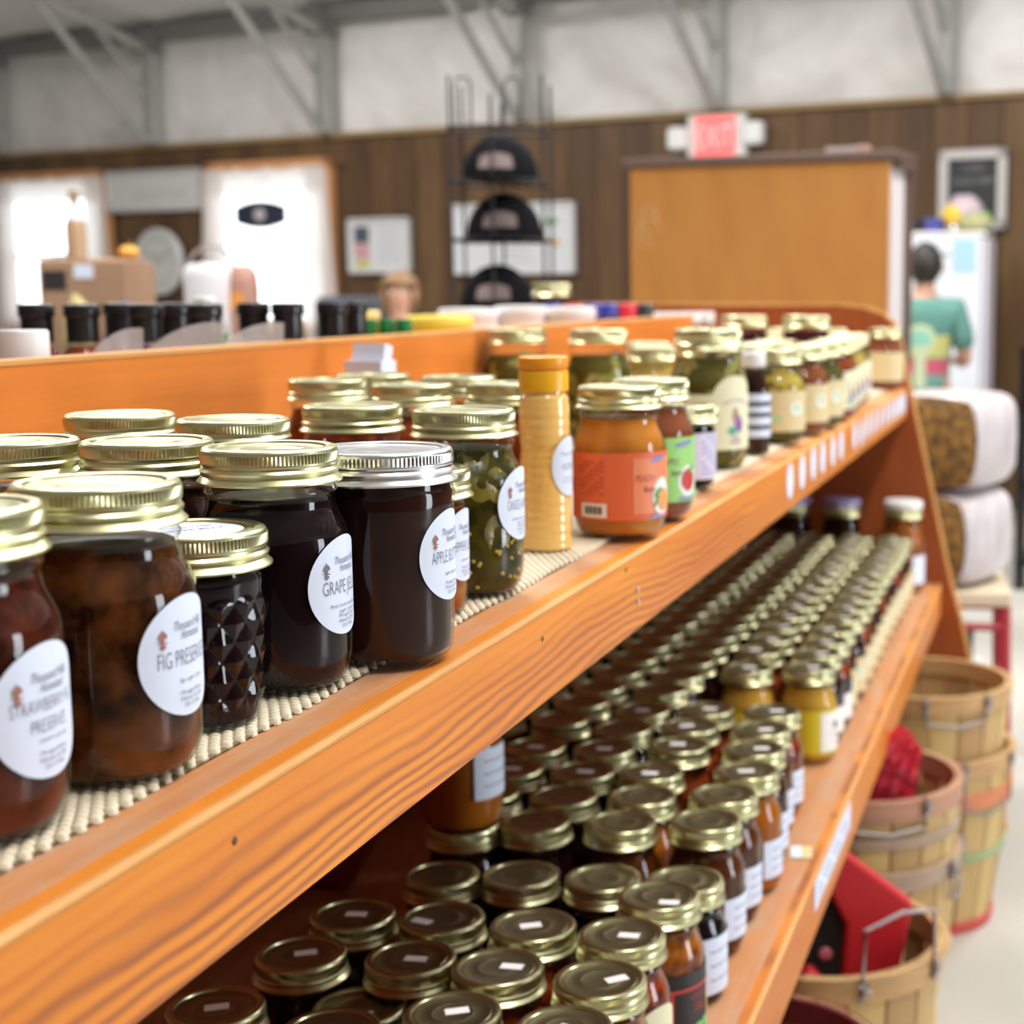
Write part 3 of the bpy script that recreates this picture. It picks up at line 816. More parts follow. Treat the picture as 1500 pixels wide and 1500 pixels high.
jar('pint', (-0.490, 1.338, ZS), F_RED, 'orange-red jar just left of the honey bottle', G_TOP, 'preserve_jar', sticker=(0.004, 0.004, 0.3))

# small white carton against the divider
o = empty('small_carton', (-0.742, 1.60, ZS), R(-8), 'small white carton with brown and green print leaning by the divider', 'carton')
MB().box((0, 0, 0.068), (0.046, 0.03, 0.136)).obj('box_body', PAPER, o)
MB().box((0, 0.004, 0.142), (0.040, 0.016, 0.022), rx=R(-14)).obj('top_flap', PAPER, o)
MB().ball((0.0, -0.0156, 0.116), (0.008, 0.0006, 0.005), 14, 8).obj('brown_print', M('brown_print', (0.30, 0.18, 0.07), 0.6), o)
MB().ball((0.006, -0.0156, 0.100), (0.007, 0.0006, 0.003), 14, 8).obj('green_print', M('green_print', (0.30, 0.52, 0.26), 0.6), o)

# honey bottle
hb = empty('honey_bottle', (-0.415, 1.222, ZS), 0, 'ribbed plastic honey bottle with yellow flip cap between jalapenos and peach jar', 'bottle', G_TOP)
pr = [(0.017, 0.0), (0.0205, 0.001), (0.0218, 0.004)]
for i in range(120):
    z = 0.006 + i * 0.00098
    f = (z - 0.006) / 0.118
    base = 0.0213 - 0.0012 * math.exp(-((f - 0.62) / 0.10) ** 2) - (0.001 * max(0, f - 0.93) / 0.07)
    if f > 0.63: base -= 0.0006
    pr.append((base + 0.00045 * (abs(sin(pi * f * 15)) - 0.6), z))
pr += [(0.0205, 0.1245), (0.0185, 0.1270), (0.0178, 0.1285), (0.0178, 0.131)]
MB().lathe(pr, 56).obj('bottle_body', M('honey_plastic', (0.88, 0.50, 0.13), 0.16, 0, (0.92, 0.60, 0.20), 18, coat=0.6, sub=0.2), hb, 60)
YCAP = M('yellow_cap', (0.86, 0.42, 0.012), 0.35)
MB().lathe([(0.0195, 0.131), (0.0202, 0.1315), (0.0202, 0.146), (0.0195, 0.1475), (0.017, 0.148)], 120, fn=lambda i, k, t, r, z: r - (0.0003 if k % 2 and 0 < i < 3 else 0)).obj('cap_collar', YCAP, hb, 40)
MB().lathe([(0.0186, 0.148), (0.0190, 0.1485), (0.0204, 0.150), (0.0207, 0.1555), (0.0203, 0.1580), (0.0190, 0.1588)], 64, c=(-0.0003, 0, 0)).obj('flip_lid', M('orange_cap', (0.88, 0.33, 0.012), 0.35), hb, 40)
lb = round_label(hb, 0.0216, 0.070, 0.0245, R(-9), ru=0.018)
lettering(lb, [('HONEY', 0.009, 0.6, 0, 0, -0.003), ('Thousand Hills', 0.0045, 0.8, 0.4, 0, 0.009), ('1796 Leggett Mill Road', 0.0022, 0.85, 0, 0, -0.010), ('Williamston, NC 27892', 0.0022, 0.85, 0, 0, -0.013)], 0.0216, R(-9), 0.070, INKL)

# peach and apple jars with wrap-round paper labels
ORL = M('orange_label', (0.74, 0.135, 0.045), 0.5)
ORL2 = M('orange_label_pale', (0.80, 0.24, 0.11), 0.5)
GRL = M('green_label', (0.30, 0.62, 0.17), 0.5)
WHI = M('white_print', (0.82, 0.82, 0.80), 0.5)
REDP = M('red_print', (0.52, 0.03, 0.02), 0.5)
LEAF = M('leaf_print', (0.10, 0.34, 0.07), 0.5)
PCH = M('peach_print', (0.85, 0.33, 0.10), 0.5)
BLU = M('blue_print', (0.24, 0.25, 0.55), 0.5)
DK = M('dark_print', (0.06, 0.03, 0.03), 0.6)
j = jar('pint', (-0.378, 1.315, ZS), F_PEACH, 'orange peach butter jar with an orange wrap label and barcode', G_TOP, 'peach_jar')
lb = band_label(j, 0.0405, 0.017, 0.075, R(-170), R(60), ORL)
band_label(lb, 0.0405, 0.022, 0.070, R(-58), R(50), ORL2, 0.0010, 'front_print')
mb = MB()
for i in range(13):
    u = -0.0085 + i * 0.0014; wd = 0.0004 + 0.0005 * ((i * 5) % 3)
    mb.add([wrap(u, 0, 0.0405, R(-108), 0.0222, 0.0016), wrap(u + wd, 0, 0.0405, R(-108), 0.0222, 0.0016), wrap(u + wd, 0.007, 0.0405, R(-108), 0.0222, 0.0016), wrap(u, 0.007, 0.0405, R(-108), 0.0222, 0.0016)], [(0, 1, 2, 3)])
band_label(lb, 0.0405, 0.0195, 0.0315, R(-126), R(-90), WHI, 0.0012, 'barcode_patch')
mb.obj('barcode', DK, lb)
mb = MB()
for r_ in range(9):
    for q in range(6):
        if (r_ * 5 + q) % 4:
            u, v = -0.013 + q * 0.0045, 0.066 - r_ * 0.0034
            mb.add([wrap(u, 0, 0.0405, R(-112), v, 0.0012), wrap(u + 0.0036, 0, 0.0405, R(-112), v, 0.0012), wrap(u + 0.0036, 0.0014, 0.0405, R(-112), v, 0.0012), wrap(u, 0.0014, 0.0405, R(-112), v, 0.0012)], [(0, 1, 2, 3)])
mb.obj('fine_print', M('faint_red_print', (0.50, 0.07, 0.03), 0.6), lb)
lettering(lb, [('PEACH', 0.0085, 0.7, 0.2, -0.006, 0.010), ('Butter', 0.007, 0.7, 0.2, -0.001, 0.001)], 0.0405, R(-34), 0.040, M('maroon_print', (0.3, 0.02, 0.015)), 0.0014)
blob(lb, 0.0405, R(-14), 0.036, [(0, 0, 0.0125, 0.0165, 0)], WHI, 0.0014)
blob(lb, 0.0405, R(-14), 0.036, [(0.002, -0.003, 0.0085, 0.0100, 0)], PCH, 0.0017)
blob(lb, 0.0405, R(-14), 0.036, [(-0.006, 0.004, 0.006, 0.002, 0.6), (-0.008, -0.004, 0.005, 0.0018, 1.0)], LEAF, 0.0019)
blob(lb, 0.0405, R(-22), 0.069, [(0, 0, 0.009, 0.0022, 0.15)], BLU, 0.0015)
blob(lb, 0.0405, R(-22), 0.0195, [(0, 0, 0.010, 0.0015, 0.05)], BLU, 0.0015)
j = jar('pint', (-0.380, 1.430, ZS), F_APB, 'brown apple butter jar with a green wrap label', G_TOP, 'apple_butter_jar')
lb = band_label(j, 0.0405, 0.017, 0.077, R(-120), R(60), GRL)
lettering(lb, [('APPLE', 0.0085, 0.7, 0.2, -0.010, 0.012), ('Butter', 0.007, 0.7, 0.2, -0.004, 0.002)], 0.0405, R(-34), 0.040, DK, 0.0012)
blob(lb, 0.0405, R(-22), 0.036, [(0.002, 0, 0.0135, 0.0150, 0)], WHI, 0.0012)
blob(lb, 0.0405, R(-22), 0.036, [(0.002, 0.001, 0.0095, 0.0105, 0)], REDP, 0.0015)
blob(lb, 0.0405, R(-22), 0.036, [(0.006, 0.011, 0.005, 0.002, 0.7)], LEAF, 0.0017)
blob(lb, 0.0405, R(-26), 0.071, [(0, 0, 0.012, 0.0022, 0.15)], BLU, 0.0013)
blob(lb, 0.0405, R(-22), 0.020, [(0, 0, 0.012, 0.0015, 0.05)], BLU, 0.0013)
j = jar('half', (-0.400, 1.650, ZS), F_GRAPE, 'little dark jar with a white-and-lilac label beside the big pickle jar', G_TOP, 'jelly_jar', sz=0.92)
lb = band_label(j, 0.0328, 0.012, 0.066, R(-80), R(60), M('lilac_label', (0.66, 0.62, 0.80), 0.5))
mb = MB()
for r_ in range(8): 
    for q in range(5):
        if (r_ * 3 + q) % 4:
            u, v = -0.014 + q * 0.006, 0.060 - r_ * 0.006
            mb.add([wrap(u, 0, 0.0328, R(-20), v, 0.0011), wrap(u + 0.005, 0, 0.0328, R(-20), v, 0.0011), wrap(u + 0.005, 0.002, 0.0328, R(-20), v, 0.0011), wrap(u, 0.002, 0.0328, R(-20), v, 0.0011)], [(0, 1, 2, 3)])
mb.obj('lettering', BLU, lb)
# the big pickle jar with the arched cream label
j = jar('quart', (-0.420, 1.850, ZS), F_PICK, 'large pickle jar with an arched cream label and a figure in purple', G_TOP, 'pickle_jar', top=0.132)
slices(j, 'quart', PSLICE, 60, 0.04, 0.017, 0.008, 0.125, 'pickle_slice')
def arched(parent, Rr, z0, z1, a0, a1, th, rise, mat):
    def fn(u, v):
        t = a0 + (a1 - a0) * u
        d = max(0.0, 1 - ((t - th) / 0.62) ** 2)
        zz = z0 + (z1 + rise * math.sqrt(d) - z0) * v
        return ((Rr + 0.0007) * cos(t), (Rr + 0.0007) * sin(t), zz)
    return MB().sheet(fn, 40, 6).obj('paper_label', mat, parent, 'all')
CRL = M('cream_label', (0.74, 0.72, 0.50), 0.55)
PUR = M('purple_print', (0.25, 0.06, 0.36), 0.5)
TEAL = M('teal_print', (0.06, 0.36, 0.22), 0.5)
FLESH = M('brown_figure_print', (0.36, 0.20, 0.13), 0.5)
def cream_label(j, Rr, z0, z1, s=1.0, key=None, th=R(-14)):
    lb = arched(j, Rr, z0, z1, R(-150), R(60), th, 0.022 * s, CRL)
    blob(lb, Rr, th, (z0 + z1) / 2, [(0.004 * s, -0.002 * s, 0.0065 * s, 0.011 * s, 0.2)], PUR, 0.0012)
    blob(lb, Rr, th, (z0 + z1) / 2, [(-0.005 * s, -0.010 * s, 0.007 * s, 0.005 * s, 0.1)], TEAL, 0.0014)
    blob(lb, Rr, th, (z0 + z1) / 2, [(-0.001 * s, 0.008 * s, 0.0045 * s, 0.009 * s, 0.0)], FLESH, 0.0013)
    mb = MB()
    for i in range(9):
        a = -0.9 + i * 0.225
        blobs = [(0.021 * s * sin(a), 0.016 * s + 0.010 * s * cos(a), 0.0011 * s, 0.0016 * s, -a)]
        for (u, v, ru, rv, tt) in blobs:
            vs = [wrap(u, v, Rr, th, (z0 + z1) / 2, 0.0012)]
            for k in range(8):
                t = 2 * pi * k / 8; x_, y_ = ru * cos(t), rv * sin(t)
                vs.append(wrap(u + x_ * cos(tt) - y_ * sin(tt), v + x_ * sin(tt) + y_ * cos(tt), Rr, th, (z0 + z1) / 2, 0.0012))
            mb.add(vs, [(0, 1 + k, 1 + (k + 1) % 8) for k in range(8)])
    for q, v in ((5, -0.020 * s), (7, -0.025 * s)):
        for k in range(q):
            u = (k - q / 2) * 0.0025 * s
            mb.add([wrap(u, v, Rr, th, (z0 + z1) / 2, 0.0012), wrap(u + 0.002 * s, v, Rr, th, (z0 + z1) / 2, 0.0012), wrap(u + 0.002 * s, v + 0.0022 * s, Rr, th, (z0 + z1) / 2, 0.0012), wrap(u, v + 0.0022 * s, Rr, th, (z0 + z1) / 2, 0.0012)], [(0, 1, 2, 3)])
    mb.obj('lettering', PUR, lb)
    return lb
cream_label(j, 0.0475, 0.024, 0.090, th=R(-34))
# slim sauce bottle with a striped label
o = empty('sauce_bottle', (-0.394, 2.000, ZS), 0, 'slim dark sauce bottle with white cap and striped label', 'bottle', G_TOP)
pr = [(0.016, 0.0), (0.020, 0.0015), (0.0215, 0.006), (0.0215, 0.070), (0.0205, 0.084), (0.0165, 0.100), (0.0120, 0.110), (0.0112, 0.116), (0.0112, 0.122)]
MB().lathe(pr, 40).obj('glass', GLASS, o, 60)
MB().lathe([(max(r - 0.0012, 0.001), max(z, 0.003)) for r, z in pr[:-2]], 40).obj('contents', F_DARK, o, 60)
MB().lathe([(0.0150, 0.114), (0.0158, 0.115), (0.0158, 0.130), (0.0150, 0.1325), (0.012, 0.133)], 40).obj('cap', WHITEP, o, 40)
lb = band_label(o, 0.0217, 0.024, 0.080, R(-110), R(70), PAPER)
for z in (0.034, 0.050, 0.064): band_label(lb, 0.0217, z, z + 0.006, R(-110), R(70), M('navy_stripe', (0.05, 0.05, 0.11), 0.5), 0.0011, 'stripe')
# pickle quarts along the divider
for (p, lab, sz) in (((-0.752, 2.100, ZS), 'pickle jar behind the yellow honey cap, nearest of those along the divider', 1.0), ((-0.640, 2.125, ZS), 'pickle jar rising behind the peach butter lid', 1.0)):
    j = jar('squat', p, F_PICK, lab, G_TOP, 'pickle_jar', sz=sz, top=0.122)
    slices(j, 'squat', PSLICE, 44, 0.04, 0.016, 0.008, 0.115, 'pickle_slice')
jar('pint', (-0.592, 2.235, ZS), F_YEL, 'pale yellow relish jar behind the apple butter jar', G_TOP, 'relish_jar')
jar('quart', (-0.552, 2.715, ZS), F_BEET, 'large jar of dark beets, left of the two tall ones', G_TOP, 'beet_jar', sz=1.01)
jar('quart', (-0.446, 2.740, ZS), F_BEET, 'large jar of dark beets, right of the two tall ones', G_TOP, 'beet_jar', sz=1.01)
# tan-labelled pickle jars further along the front
TANL = M('tan_label', (0.66, 0.54, 0.30), 0.55)
GREENP = M('green_spot_print', (0.40, 0.60, 0.34), 0.5)
def tan_label(j, k=0):
    lb = band_label(j, 0.0405, 0.018, 0.074, R(-150), R(70), TANL)
    blob(lb, 0.0405, R(-36), 0.050, [(0, 0, 0.010, 0.010, 0)], WHI, 0.0012)
    blob(lb, 0.0405, R(-36), 0.050, [(0, 0.001, 0.005, 0.006, 0)], GREENP, 0.0014)
    blob(lb, 0.0405, R(-78), 0.036, [(0, 0, 0.008, 0.005, 0.2)], GREENP, 0.0012)
    return lb
j = jar('pint', (-0.395, 2.170, ZS), F_PICK, 'pickle spear jar with a tan label right behind the sauce bottle', G_TOP, 'pickle_jar')
shared_label(j, 'tan', tan_label); slices(j, 'pint', M('pickle_spear', (0.50, 0.36, 0.04), 0.35), 30, 0.03, 0.014, 0.07, 0.098, 'pickle_spear')
j = jar('pint', (-0.478, 2.190, ZS), F_PICK, 'gold-lidded pickle jar left of the tan-labelled spears', G_TOP, 'pickle_jar')
shared_label(j, 'tan', tan_label)
PK = [(-0.385, 2.330, F_APB, 'tan', 'brown jar with a tan label, second beyond the sauce bottle'),
      (-0.470, 2.340, F_PICK, 'tan', 'tan-labelled pickle jar behind the brown one, one row in'), (-0.378, 2.440, F_PICK, 'tan', 'green pickle jar with a tan label, third beyond the sauce bottle'),
      (-0.468, 2.450, F_PICK, 'tan', 'tan-labelled pickle jar one row in, behind the third'), (-0.560, 2.42, F_YEL, None, 'unlabelled yellow relish jar deep behind the tan labels, right one'), (-0.645, 2.42, F_YEL, None, 'unlabelled yellow relish jar deep behind the tan labels, left one'),
      (-0.380, 2.585, F_RED, 'cream', 'red jar with a cream and purple label past the pickles'), (-0.47, 2.575, F_YEL, 'cream', 'yellow jar with a cream label hidden behind the red one'),
      (-0.386, 2.690, F_ORSAL, 'cream', 'orange jar with a cream and purple label past the red one'), (-0.392, 2.800, F_YEL, 'cream', 'yellow relish jar with a cream and purple label'),
      (-0.398, 2.905, F_YEL, 'cream', 'second yellow relish jar beyond the orange one'), (-0.404, 3.010, F_PICK, 'cream', 'pickle jar with a cream label, last before the gap at the end'),
      (-0.49, 2.93, F_YEL, None, 'unlabelled yellow jar one row in, nearest of three at the far end'), (-0.49, 3.03, F_YEL, None, 'unlabelled yellow jar one row in, middle of three at the far end'), (-0.49, 3.13, F_YEL, None, 'unlabelled yellow jar one row in, furthest of three at the far end'),
      (-0.384, 3.420, F_APB, 'plain', 'brown jar with a plain tan label against the end panel'), (-0.50, 3.40, F_APB, None, 'brown jar against the end panel, right of the divider corner'), (-0.60, 3.36, F_APB, None, 'brown jar deepest in the far corner by the divider'),
      (-0.60, 3.1, F_APB, None, 'brown jar along the divider, second from the far corner'), (-0.60, 2.95, F_APB, None, 'brown jar along the divider, third from the far corner')]
for (px, py, m, lk, lab) in PK:
    j = jar('pint', (px, py, ZS), m, lab, G_TOP, 'preserve_jar')
    if lk == 'tan': shared_label(j, 'tan', tan_label)
    elif lk == 'cream': shared_label(j, 'cream', lambda q: cream_label(q, 0.0405, 0.018, 0.064, 0.8, th=R(-25)))
    elif lk == 'plain':
        shared_label(j, 'plain', lambda q: band_label(q, 0.0405, 0.018, 0.080, R(-150), R(-2), TANL))
        band_label(j, 0.0405, 0.016, 0.086, R(0), R(48), PAPER, name='white_strip')

# ================================================================== jars on the lower shelf
ZL = 0.567
G_LOW = 'jars standing on the lower shelf'
WL = (R(-52), R(38))
def wl(j): return small_label(j, 0.0398, 0.020, 0.062, R(-50), R(40))
def wl_short(j): return small_label(j, 0.0385, 0.012, 0.066, R(-60), R(40))
def sauce_label(j):
    lb = band_label(j, 0.0398, 0.014, 0.074, R(-100), R(60), M('black_label', (0.012, 0.011, 0.012), 0.5))
    RD = M('red_frame', (0.52, 0.035, 0.03), 0.5)
    for (z0, z1, a0, a1) in ((0.058, 0.061, -62, 50), (0.018, 0.061, -64, -58), (0.015, 0.018, -64, 50)):
        band_label(lb, 0.0398, z0, z1, R(a0), R(a1), RD, 0.0011, 'red_border')
    lettering(lb, [('GARDEN', 0.0085, 0.75, 0.1, -0.003, 0.013), ('SALSA', 0.0135, 0.75, 0.1, 0.001, 0.001)], 0.0398, R(-12), 0.036, RD, 0.0013)
    blob(lb, 0.0398, R(-12), 0.036, [(0.004, -0.012, 0.008, 0.0035, 0.3), (0.010, -0.016, 0.008, 0.003, 1.1), (-0.004, -0.012, 0.006, 0.0025, -0.2)], M('bright_leaf_print', (0.16, 0.52, 0.16), 0.5), 0.0013)
    blob(lb, 0.0398, R(4), 0.036, [(0.004, 0.0, 0.005, 0.013, 0.2)], M('yellow_pepper_print', (0.72, 0.58, 0.18), 0.5), 0.0015)
    return lb
def cream_salsa(j):
    lb = arched(j, 0.0398, 0.012, 0.050, R(-120), R(70), R(8), 0.024, M('beige_salsa_label', (0.62, 0.55, 0.36), 0.55))
    lettering(lb, [('THREE PEPPER', 0.0058, 0.75, 0.15, -0.004, 0.016)], 0.0398, 0.0, 0.040, DK, 0.0012)
    blob(lb, 0.0398, R(8), 0.036, [(-0.004, 0.006, 0.003, 0.006, -0.4)], LEAF, 0.0012)
    blob(lb, 0.0398, R(8), 0.036, [(0.003, -0.003, 0.008, 0.009, 0)], M('tomato_print', (0.70, 0.12, 0.05), 0.5), 0.0013)
    return lb
def must_label(j):
    lb = band_label(j, 0.0398, 0.016, 0.078, R(-130), R(60), M('yellow_label', (0.66, 0.54, 0.02), 0.5))
    band_label(lb, 0.0398, 0.019, 0.074, R(-56), R(40), WHI, 0.0011, 'white_panel')
    blob(lb, 0.0398, R(-16), 0.055, [(0, 0, 0.006, 0.006, 0)], DK, 0.0014)
    lettering(lb, [('MUSTARD', 0.006, 0.75, 0, 0, 0.0), ('honey', 0.006, 0.8, 0.2, 0, -0.012)], 0.0398, R(-14), 0.040, DK, 0.0014)
    return lb
def black_label(j):
    lb = band_label(j, 0.0398, 0.016, 0.078, R(-130), R(60), M('black_label', (0.012, 0.011, 0.012), 0.5))
    band_label(lb, 0.0398, 0.020, 0.058, R(-50), R(40), WHI, 0.0011, 'white_panel')
    return lb
def tan_low(j): return band_label(j, 0.0398, 0.014, 0.088, R(-150), R(60), TAN)
LAB = {'wl': wl, 'short': wl_short, 'salsa': sauce_label, 'cream': cream_salsa, 'must': must_label, 'black': black_label, 'tan': tan_low}
NEAR = [  # kind, x, y, contents, label kind, sticker, description
    ('lower', -0.335, 1.010, F_RED, 'cream', (0.004, 0.0, -0.2), 'red salsa jar in the bottom corner of the front row, nearest of all'),
    ('lower', -0.333, 1.092, F_ORSAL, 'cream', (0.012, 0.004, 0.7), 'red-orange salsa jar whose lid sticker is peeling, second in the front row'),
    ('lower', -0.340, 1.177, F_RED, 'cream', (0.006, 0.0, 0.05), 'red salsa jar with a beige arched label, third in the front row'),
    ('lower', -0.331, 1.264, F_ORSAL, 'salsa', (0.012, -0.012, 0.1), 'salsa jar with a black and red label and curled lid sticker'),
    ('short', -0.330, 1.357, F_GRAPE, 'short', None, 'short dark jar with a tall white label behind the black-labelled salsa'),
    ('lower', -0.335, 1.463, F_BROWN, 'wl', None, 'clear brown syrup jar with a plain white label'),
    ('lower', -0.335, 1.547, F_BROWN, 'wl', None, 'brown jar with white label just behind the syrup jar'),
    ('lower', -0.328, 1.632, F_AMBER, 'wl', (0.0, 0.0, 0.3), 'bright amber jar with white label in the front row'),
    ('lower', -0.336, 1.716, F_DARK, 'wl', (0.008, 0.004, 0.3), 'dark jar with white label just beyond the bright amber one'),
    ('lower', -0.344, 1.798, F_BROWN, 'wl', (0.006, 0.0, 0.5), 'brown jar with white label, two beyond the bright amber one'),
    ('lower', -0.346, 1.880, F_RED, 'wl', (0.006, 0.004, 0.2), 'red-brown jar with white label in front of the mustard'),
    ('lower', -0.337, 2.120, F_MUST, 'must', (0.006, 0.004, 0.2), 'yellow mustard jar with a yellow and white label'),
    ('lower', -0.422, 1.015, F_RED, None, (0.002, 0.004, 0.5), 'red jar one row back, sticker turned on a lid cut by the bottom'),
    ('lower', -0.388, 0.934, F_RED, None, None, 'gold lid barely entering at the bottom edge'),
    ('lower', -0.417, 1.096, F_RED, None, (0.010, 0.004, 0.05), 'second-row jar with a straight white lid sticker'),
    ('lower', -0.417, 1.179, F_RED, None, (-0.002, 0.0, 0.5), 'second-row jar with a turned white lid sticker, behind the straight one'),
    ('short', -0.406, 1.345, F_GRAPE, 'short', None, 'short gold-lidded jar left of the tall white label'),
    ('lower', -0.416, 1.440, F_BROWN, None, None, 'second-row syrup jar with a plain shiny lid'),
    ('lower', -0.417, 1.524, F_AMBER, None, None, 'second-row jar with a bare lid just behind the shiny syrup jar'),
    ('lower', -0.429, 1.606, F_BROWN, None, (0.0, -0.004, 0.1), 'second-row jar with one small square lid sticker'),
    ('lower', -0.424, 1.710, F_RED, None, (-0.002, 0.006, 0.2), 'second-row jar with a wide lid sticker, before the mustard pair'),
    ('lower', -0.430, 1.790, F_RED, None, (-0.004, 0.004, 0.4), 'second-row jar in the middle of the three before the mustard pair'),
    ('lower', -0.428, 1.872, F_RED, None, (0.004, 0.004, 0.2), 'second-row jar right in front of the second mustard'),
    ('lower', -0.420, 2.096, F_MUST, 'must', (0.002, 0.006, 0.2), 'mustard jar one row back, left of the front mustard'),
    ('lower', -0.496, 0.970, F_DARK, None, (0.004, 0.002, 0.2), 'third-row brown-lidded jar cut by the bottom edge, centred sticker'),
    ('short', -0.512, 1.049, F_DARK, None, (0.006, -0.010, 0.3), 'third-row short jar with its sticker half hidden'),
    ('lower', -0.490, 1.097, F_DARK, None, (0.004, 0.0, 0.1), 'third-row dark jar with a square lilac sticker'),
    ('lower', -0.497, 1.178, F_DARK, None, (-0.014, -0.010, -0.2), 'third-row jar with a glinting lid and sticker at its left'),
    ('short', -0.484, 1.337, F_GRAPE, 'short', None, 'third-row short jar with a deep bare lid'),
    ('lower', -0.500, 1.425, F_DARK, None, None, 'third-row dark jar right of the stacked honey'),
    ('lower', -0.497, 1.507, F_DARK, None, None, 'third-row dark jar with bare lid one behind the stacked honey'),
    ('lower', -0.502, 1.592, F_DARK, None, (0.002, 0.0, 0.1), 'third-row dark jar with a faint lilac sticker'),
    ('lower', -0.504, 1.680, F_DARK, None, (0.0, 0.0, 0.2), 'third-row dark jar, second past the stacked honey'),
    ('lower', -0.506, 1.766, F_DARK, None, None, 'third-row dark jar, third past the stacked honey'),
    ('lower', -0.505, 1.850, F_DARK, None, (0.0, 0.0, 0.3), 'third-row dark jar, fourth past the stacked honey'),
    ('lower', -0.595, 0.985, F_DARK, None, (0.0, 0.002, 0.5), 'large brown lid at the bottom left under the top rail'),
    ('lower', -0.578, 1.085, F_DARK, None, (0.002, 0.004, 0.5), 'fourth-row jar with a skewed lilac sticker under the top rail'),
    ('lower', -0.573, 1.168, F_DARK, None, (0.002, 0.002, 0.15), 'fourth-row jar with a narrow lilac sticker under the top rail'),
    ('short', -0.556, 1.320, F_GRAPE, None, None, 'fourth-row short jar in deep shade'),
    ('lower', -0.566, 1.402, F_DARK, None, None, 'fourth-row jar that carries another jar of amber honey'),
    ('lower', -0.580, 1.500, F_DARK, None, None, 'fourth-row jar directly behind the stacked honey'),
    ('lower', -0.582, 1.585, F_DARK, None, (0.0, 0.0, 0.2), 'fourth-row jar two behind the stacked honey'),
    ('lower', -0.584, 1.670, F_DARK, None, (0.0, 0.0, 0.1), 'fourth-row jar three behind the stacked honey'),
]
for (kind, px, py, m, lk, st, lab) in NEAR:
    j = jar(kind, (px, py, ZL), m, lab, G_LOW, 'jar', sticker=st)
    if lk: shared_label(j, lk, LAB[lk])
j = jar('lower', (-0.566, 1.402, ZL + 0.1325), F_AMBER, 'amber honey jar with a white label standing on another jar', G_LOW, 'honey_jar')
small_label(j, 0.0398, 0.034, 0.084, R(-52), R(24))
# the receding rows, each jar named by its row and its count from the tall jars at the end
ORD = ('first', 'second', 'third', 'fourth', 'fifth', 'sixth', 'seventh', 'eighth', 'ninth', 'tenth', 'eleventh', 'twelfth', 'thirteenth', 'fourteenth', 'fifteenth', 'sixteenth', 'seventeenth', 'eighteenth', 'nineteenth', 'twentieth')
ROWN = ('front', 'second', 'third', 'fourth', 'fifth')
for c, px in enumerate((-0.340, -0.424, -0.508, -0.592, -0.676)):
    front = c < 2
    for q in range((14, 14, 17, 19, 19)[c]):
        y = 3.2905 - 0.0835 * q
        k = 13 - q
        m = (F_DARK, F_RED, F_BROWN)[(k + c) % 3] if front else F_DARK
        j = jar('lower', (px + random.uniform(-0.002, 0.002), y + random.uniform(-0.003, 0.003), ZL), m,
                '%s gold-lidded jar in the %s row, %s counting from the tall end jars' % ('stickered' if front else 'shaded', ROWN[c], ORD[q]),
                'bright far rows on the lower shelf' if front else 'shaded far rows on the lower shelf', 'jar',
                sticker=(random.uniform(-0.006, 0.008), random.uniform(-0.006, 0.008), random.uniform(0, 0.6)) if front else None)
        if c == 0: shared_label(j, 'black' if k < 2 else 'tan', LAB['black' if k < 2 else 'tan'])
# tall jars at the far end of the lower shelf
for (px, lab, m) in ((-0.335, 'tall orange jar with white cap and label against the end panel', F_ORSAL), (-0.47, 'tall dark jar at the end panel, right of the shaded pair', F_DARK), (-0.58, 'tall dark jar at the end panel, left of the shaded pair', F_DARK)):
    j = jar('quart', (px, 3.39, ZL), m, lab, G_LOW, 'tall_jar', sz=1.12)
    if px > -0.4: band_label(j, 0.0475, 0.02, 0.075, R(-70), R(40), PAPER)
    MB().lathe([(0.040, 0.1658), (0.042, 0.167), (0.042, 0.176), (0.039, 0.179), (0.02, 0.180)], 40).obj('cloth_cap', WHITEP if px > -0.4 else M('lilac_cap', (0.40, 0.36, 0.66), 0.5), j, 40)

# ================================================================== behind the divider
CAPM = MB().lathe([(0.0165, 0.0), (0.0172, 0.0005), (0.0172, 0.028), (0.0190, 0.0285), (0.0195, 0.030), (0.0195, 0.041), (0.0185, 0.0425), (0.015, 0.043)], 72,
                  fn=lambda i, k, t, r, z: r - (0.0004 if k % 2 and i in (1, 2) else 0)).mesh('cap', BLACKP, 40)
SYR = fill('syrup_fill', (0.22, 0.035, 0.012), (0.30, 0.055, 0.016), 20)
syp = [(0.024, 0.0), (0.030, 0.002), (0.031, 0.008), (0.031, 0.110), (0.029, 0.128), (0.022, 0.146), (0.0168, 0.154), (0.0165, 0.162)]
SYG = MB().lathe(syp, 40).mesh('glass', GLASS, 60)
SYC = MB().lathe([(max(r - 0.0012, 0.001), max(z, 0.003)) for r, z in syp[:-1]], 40).mesh('contents', SYR, 60)
SYROOT = None
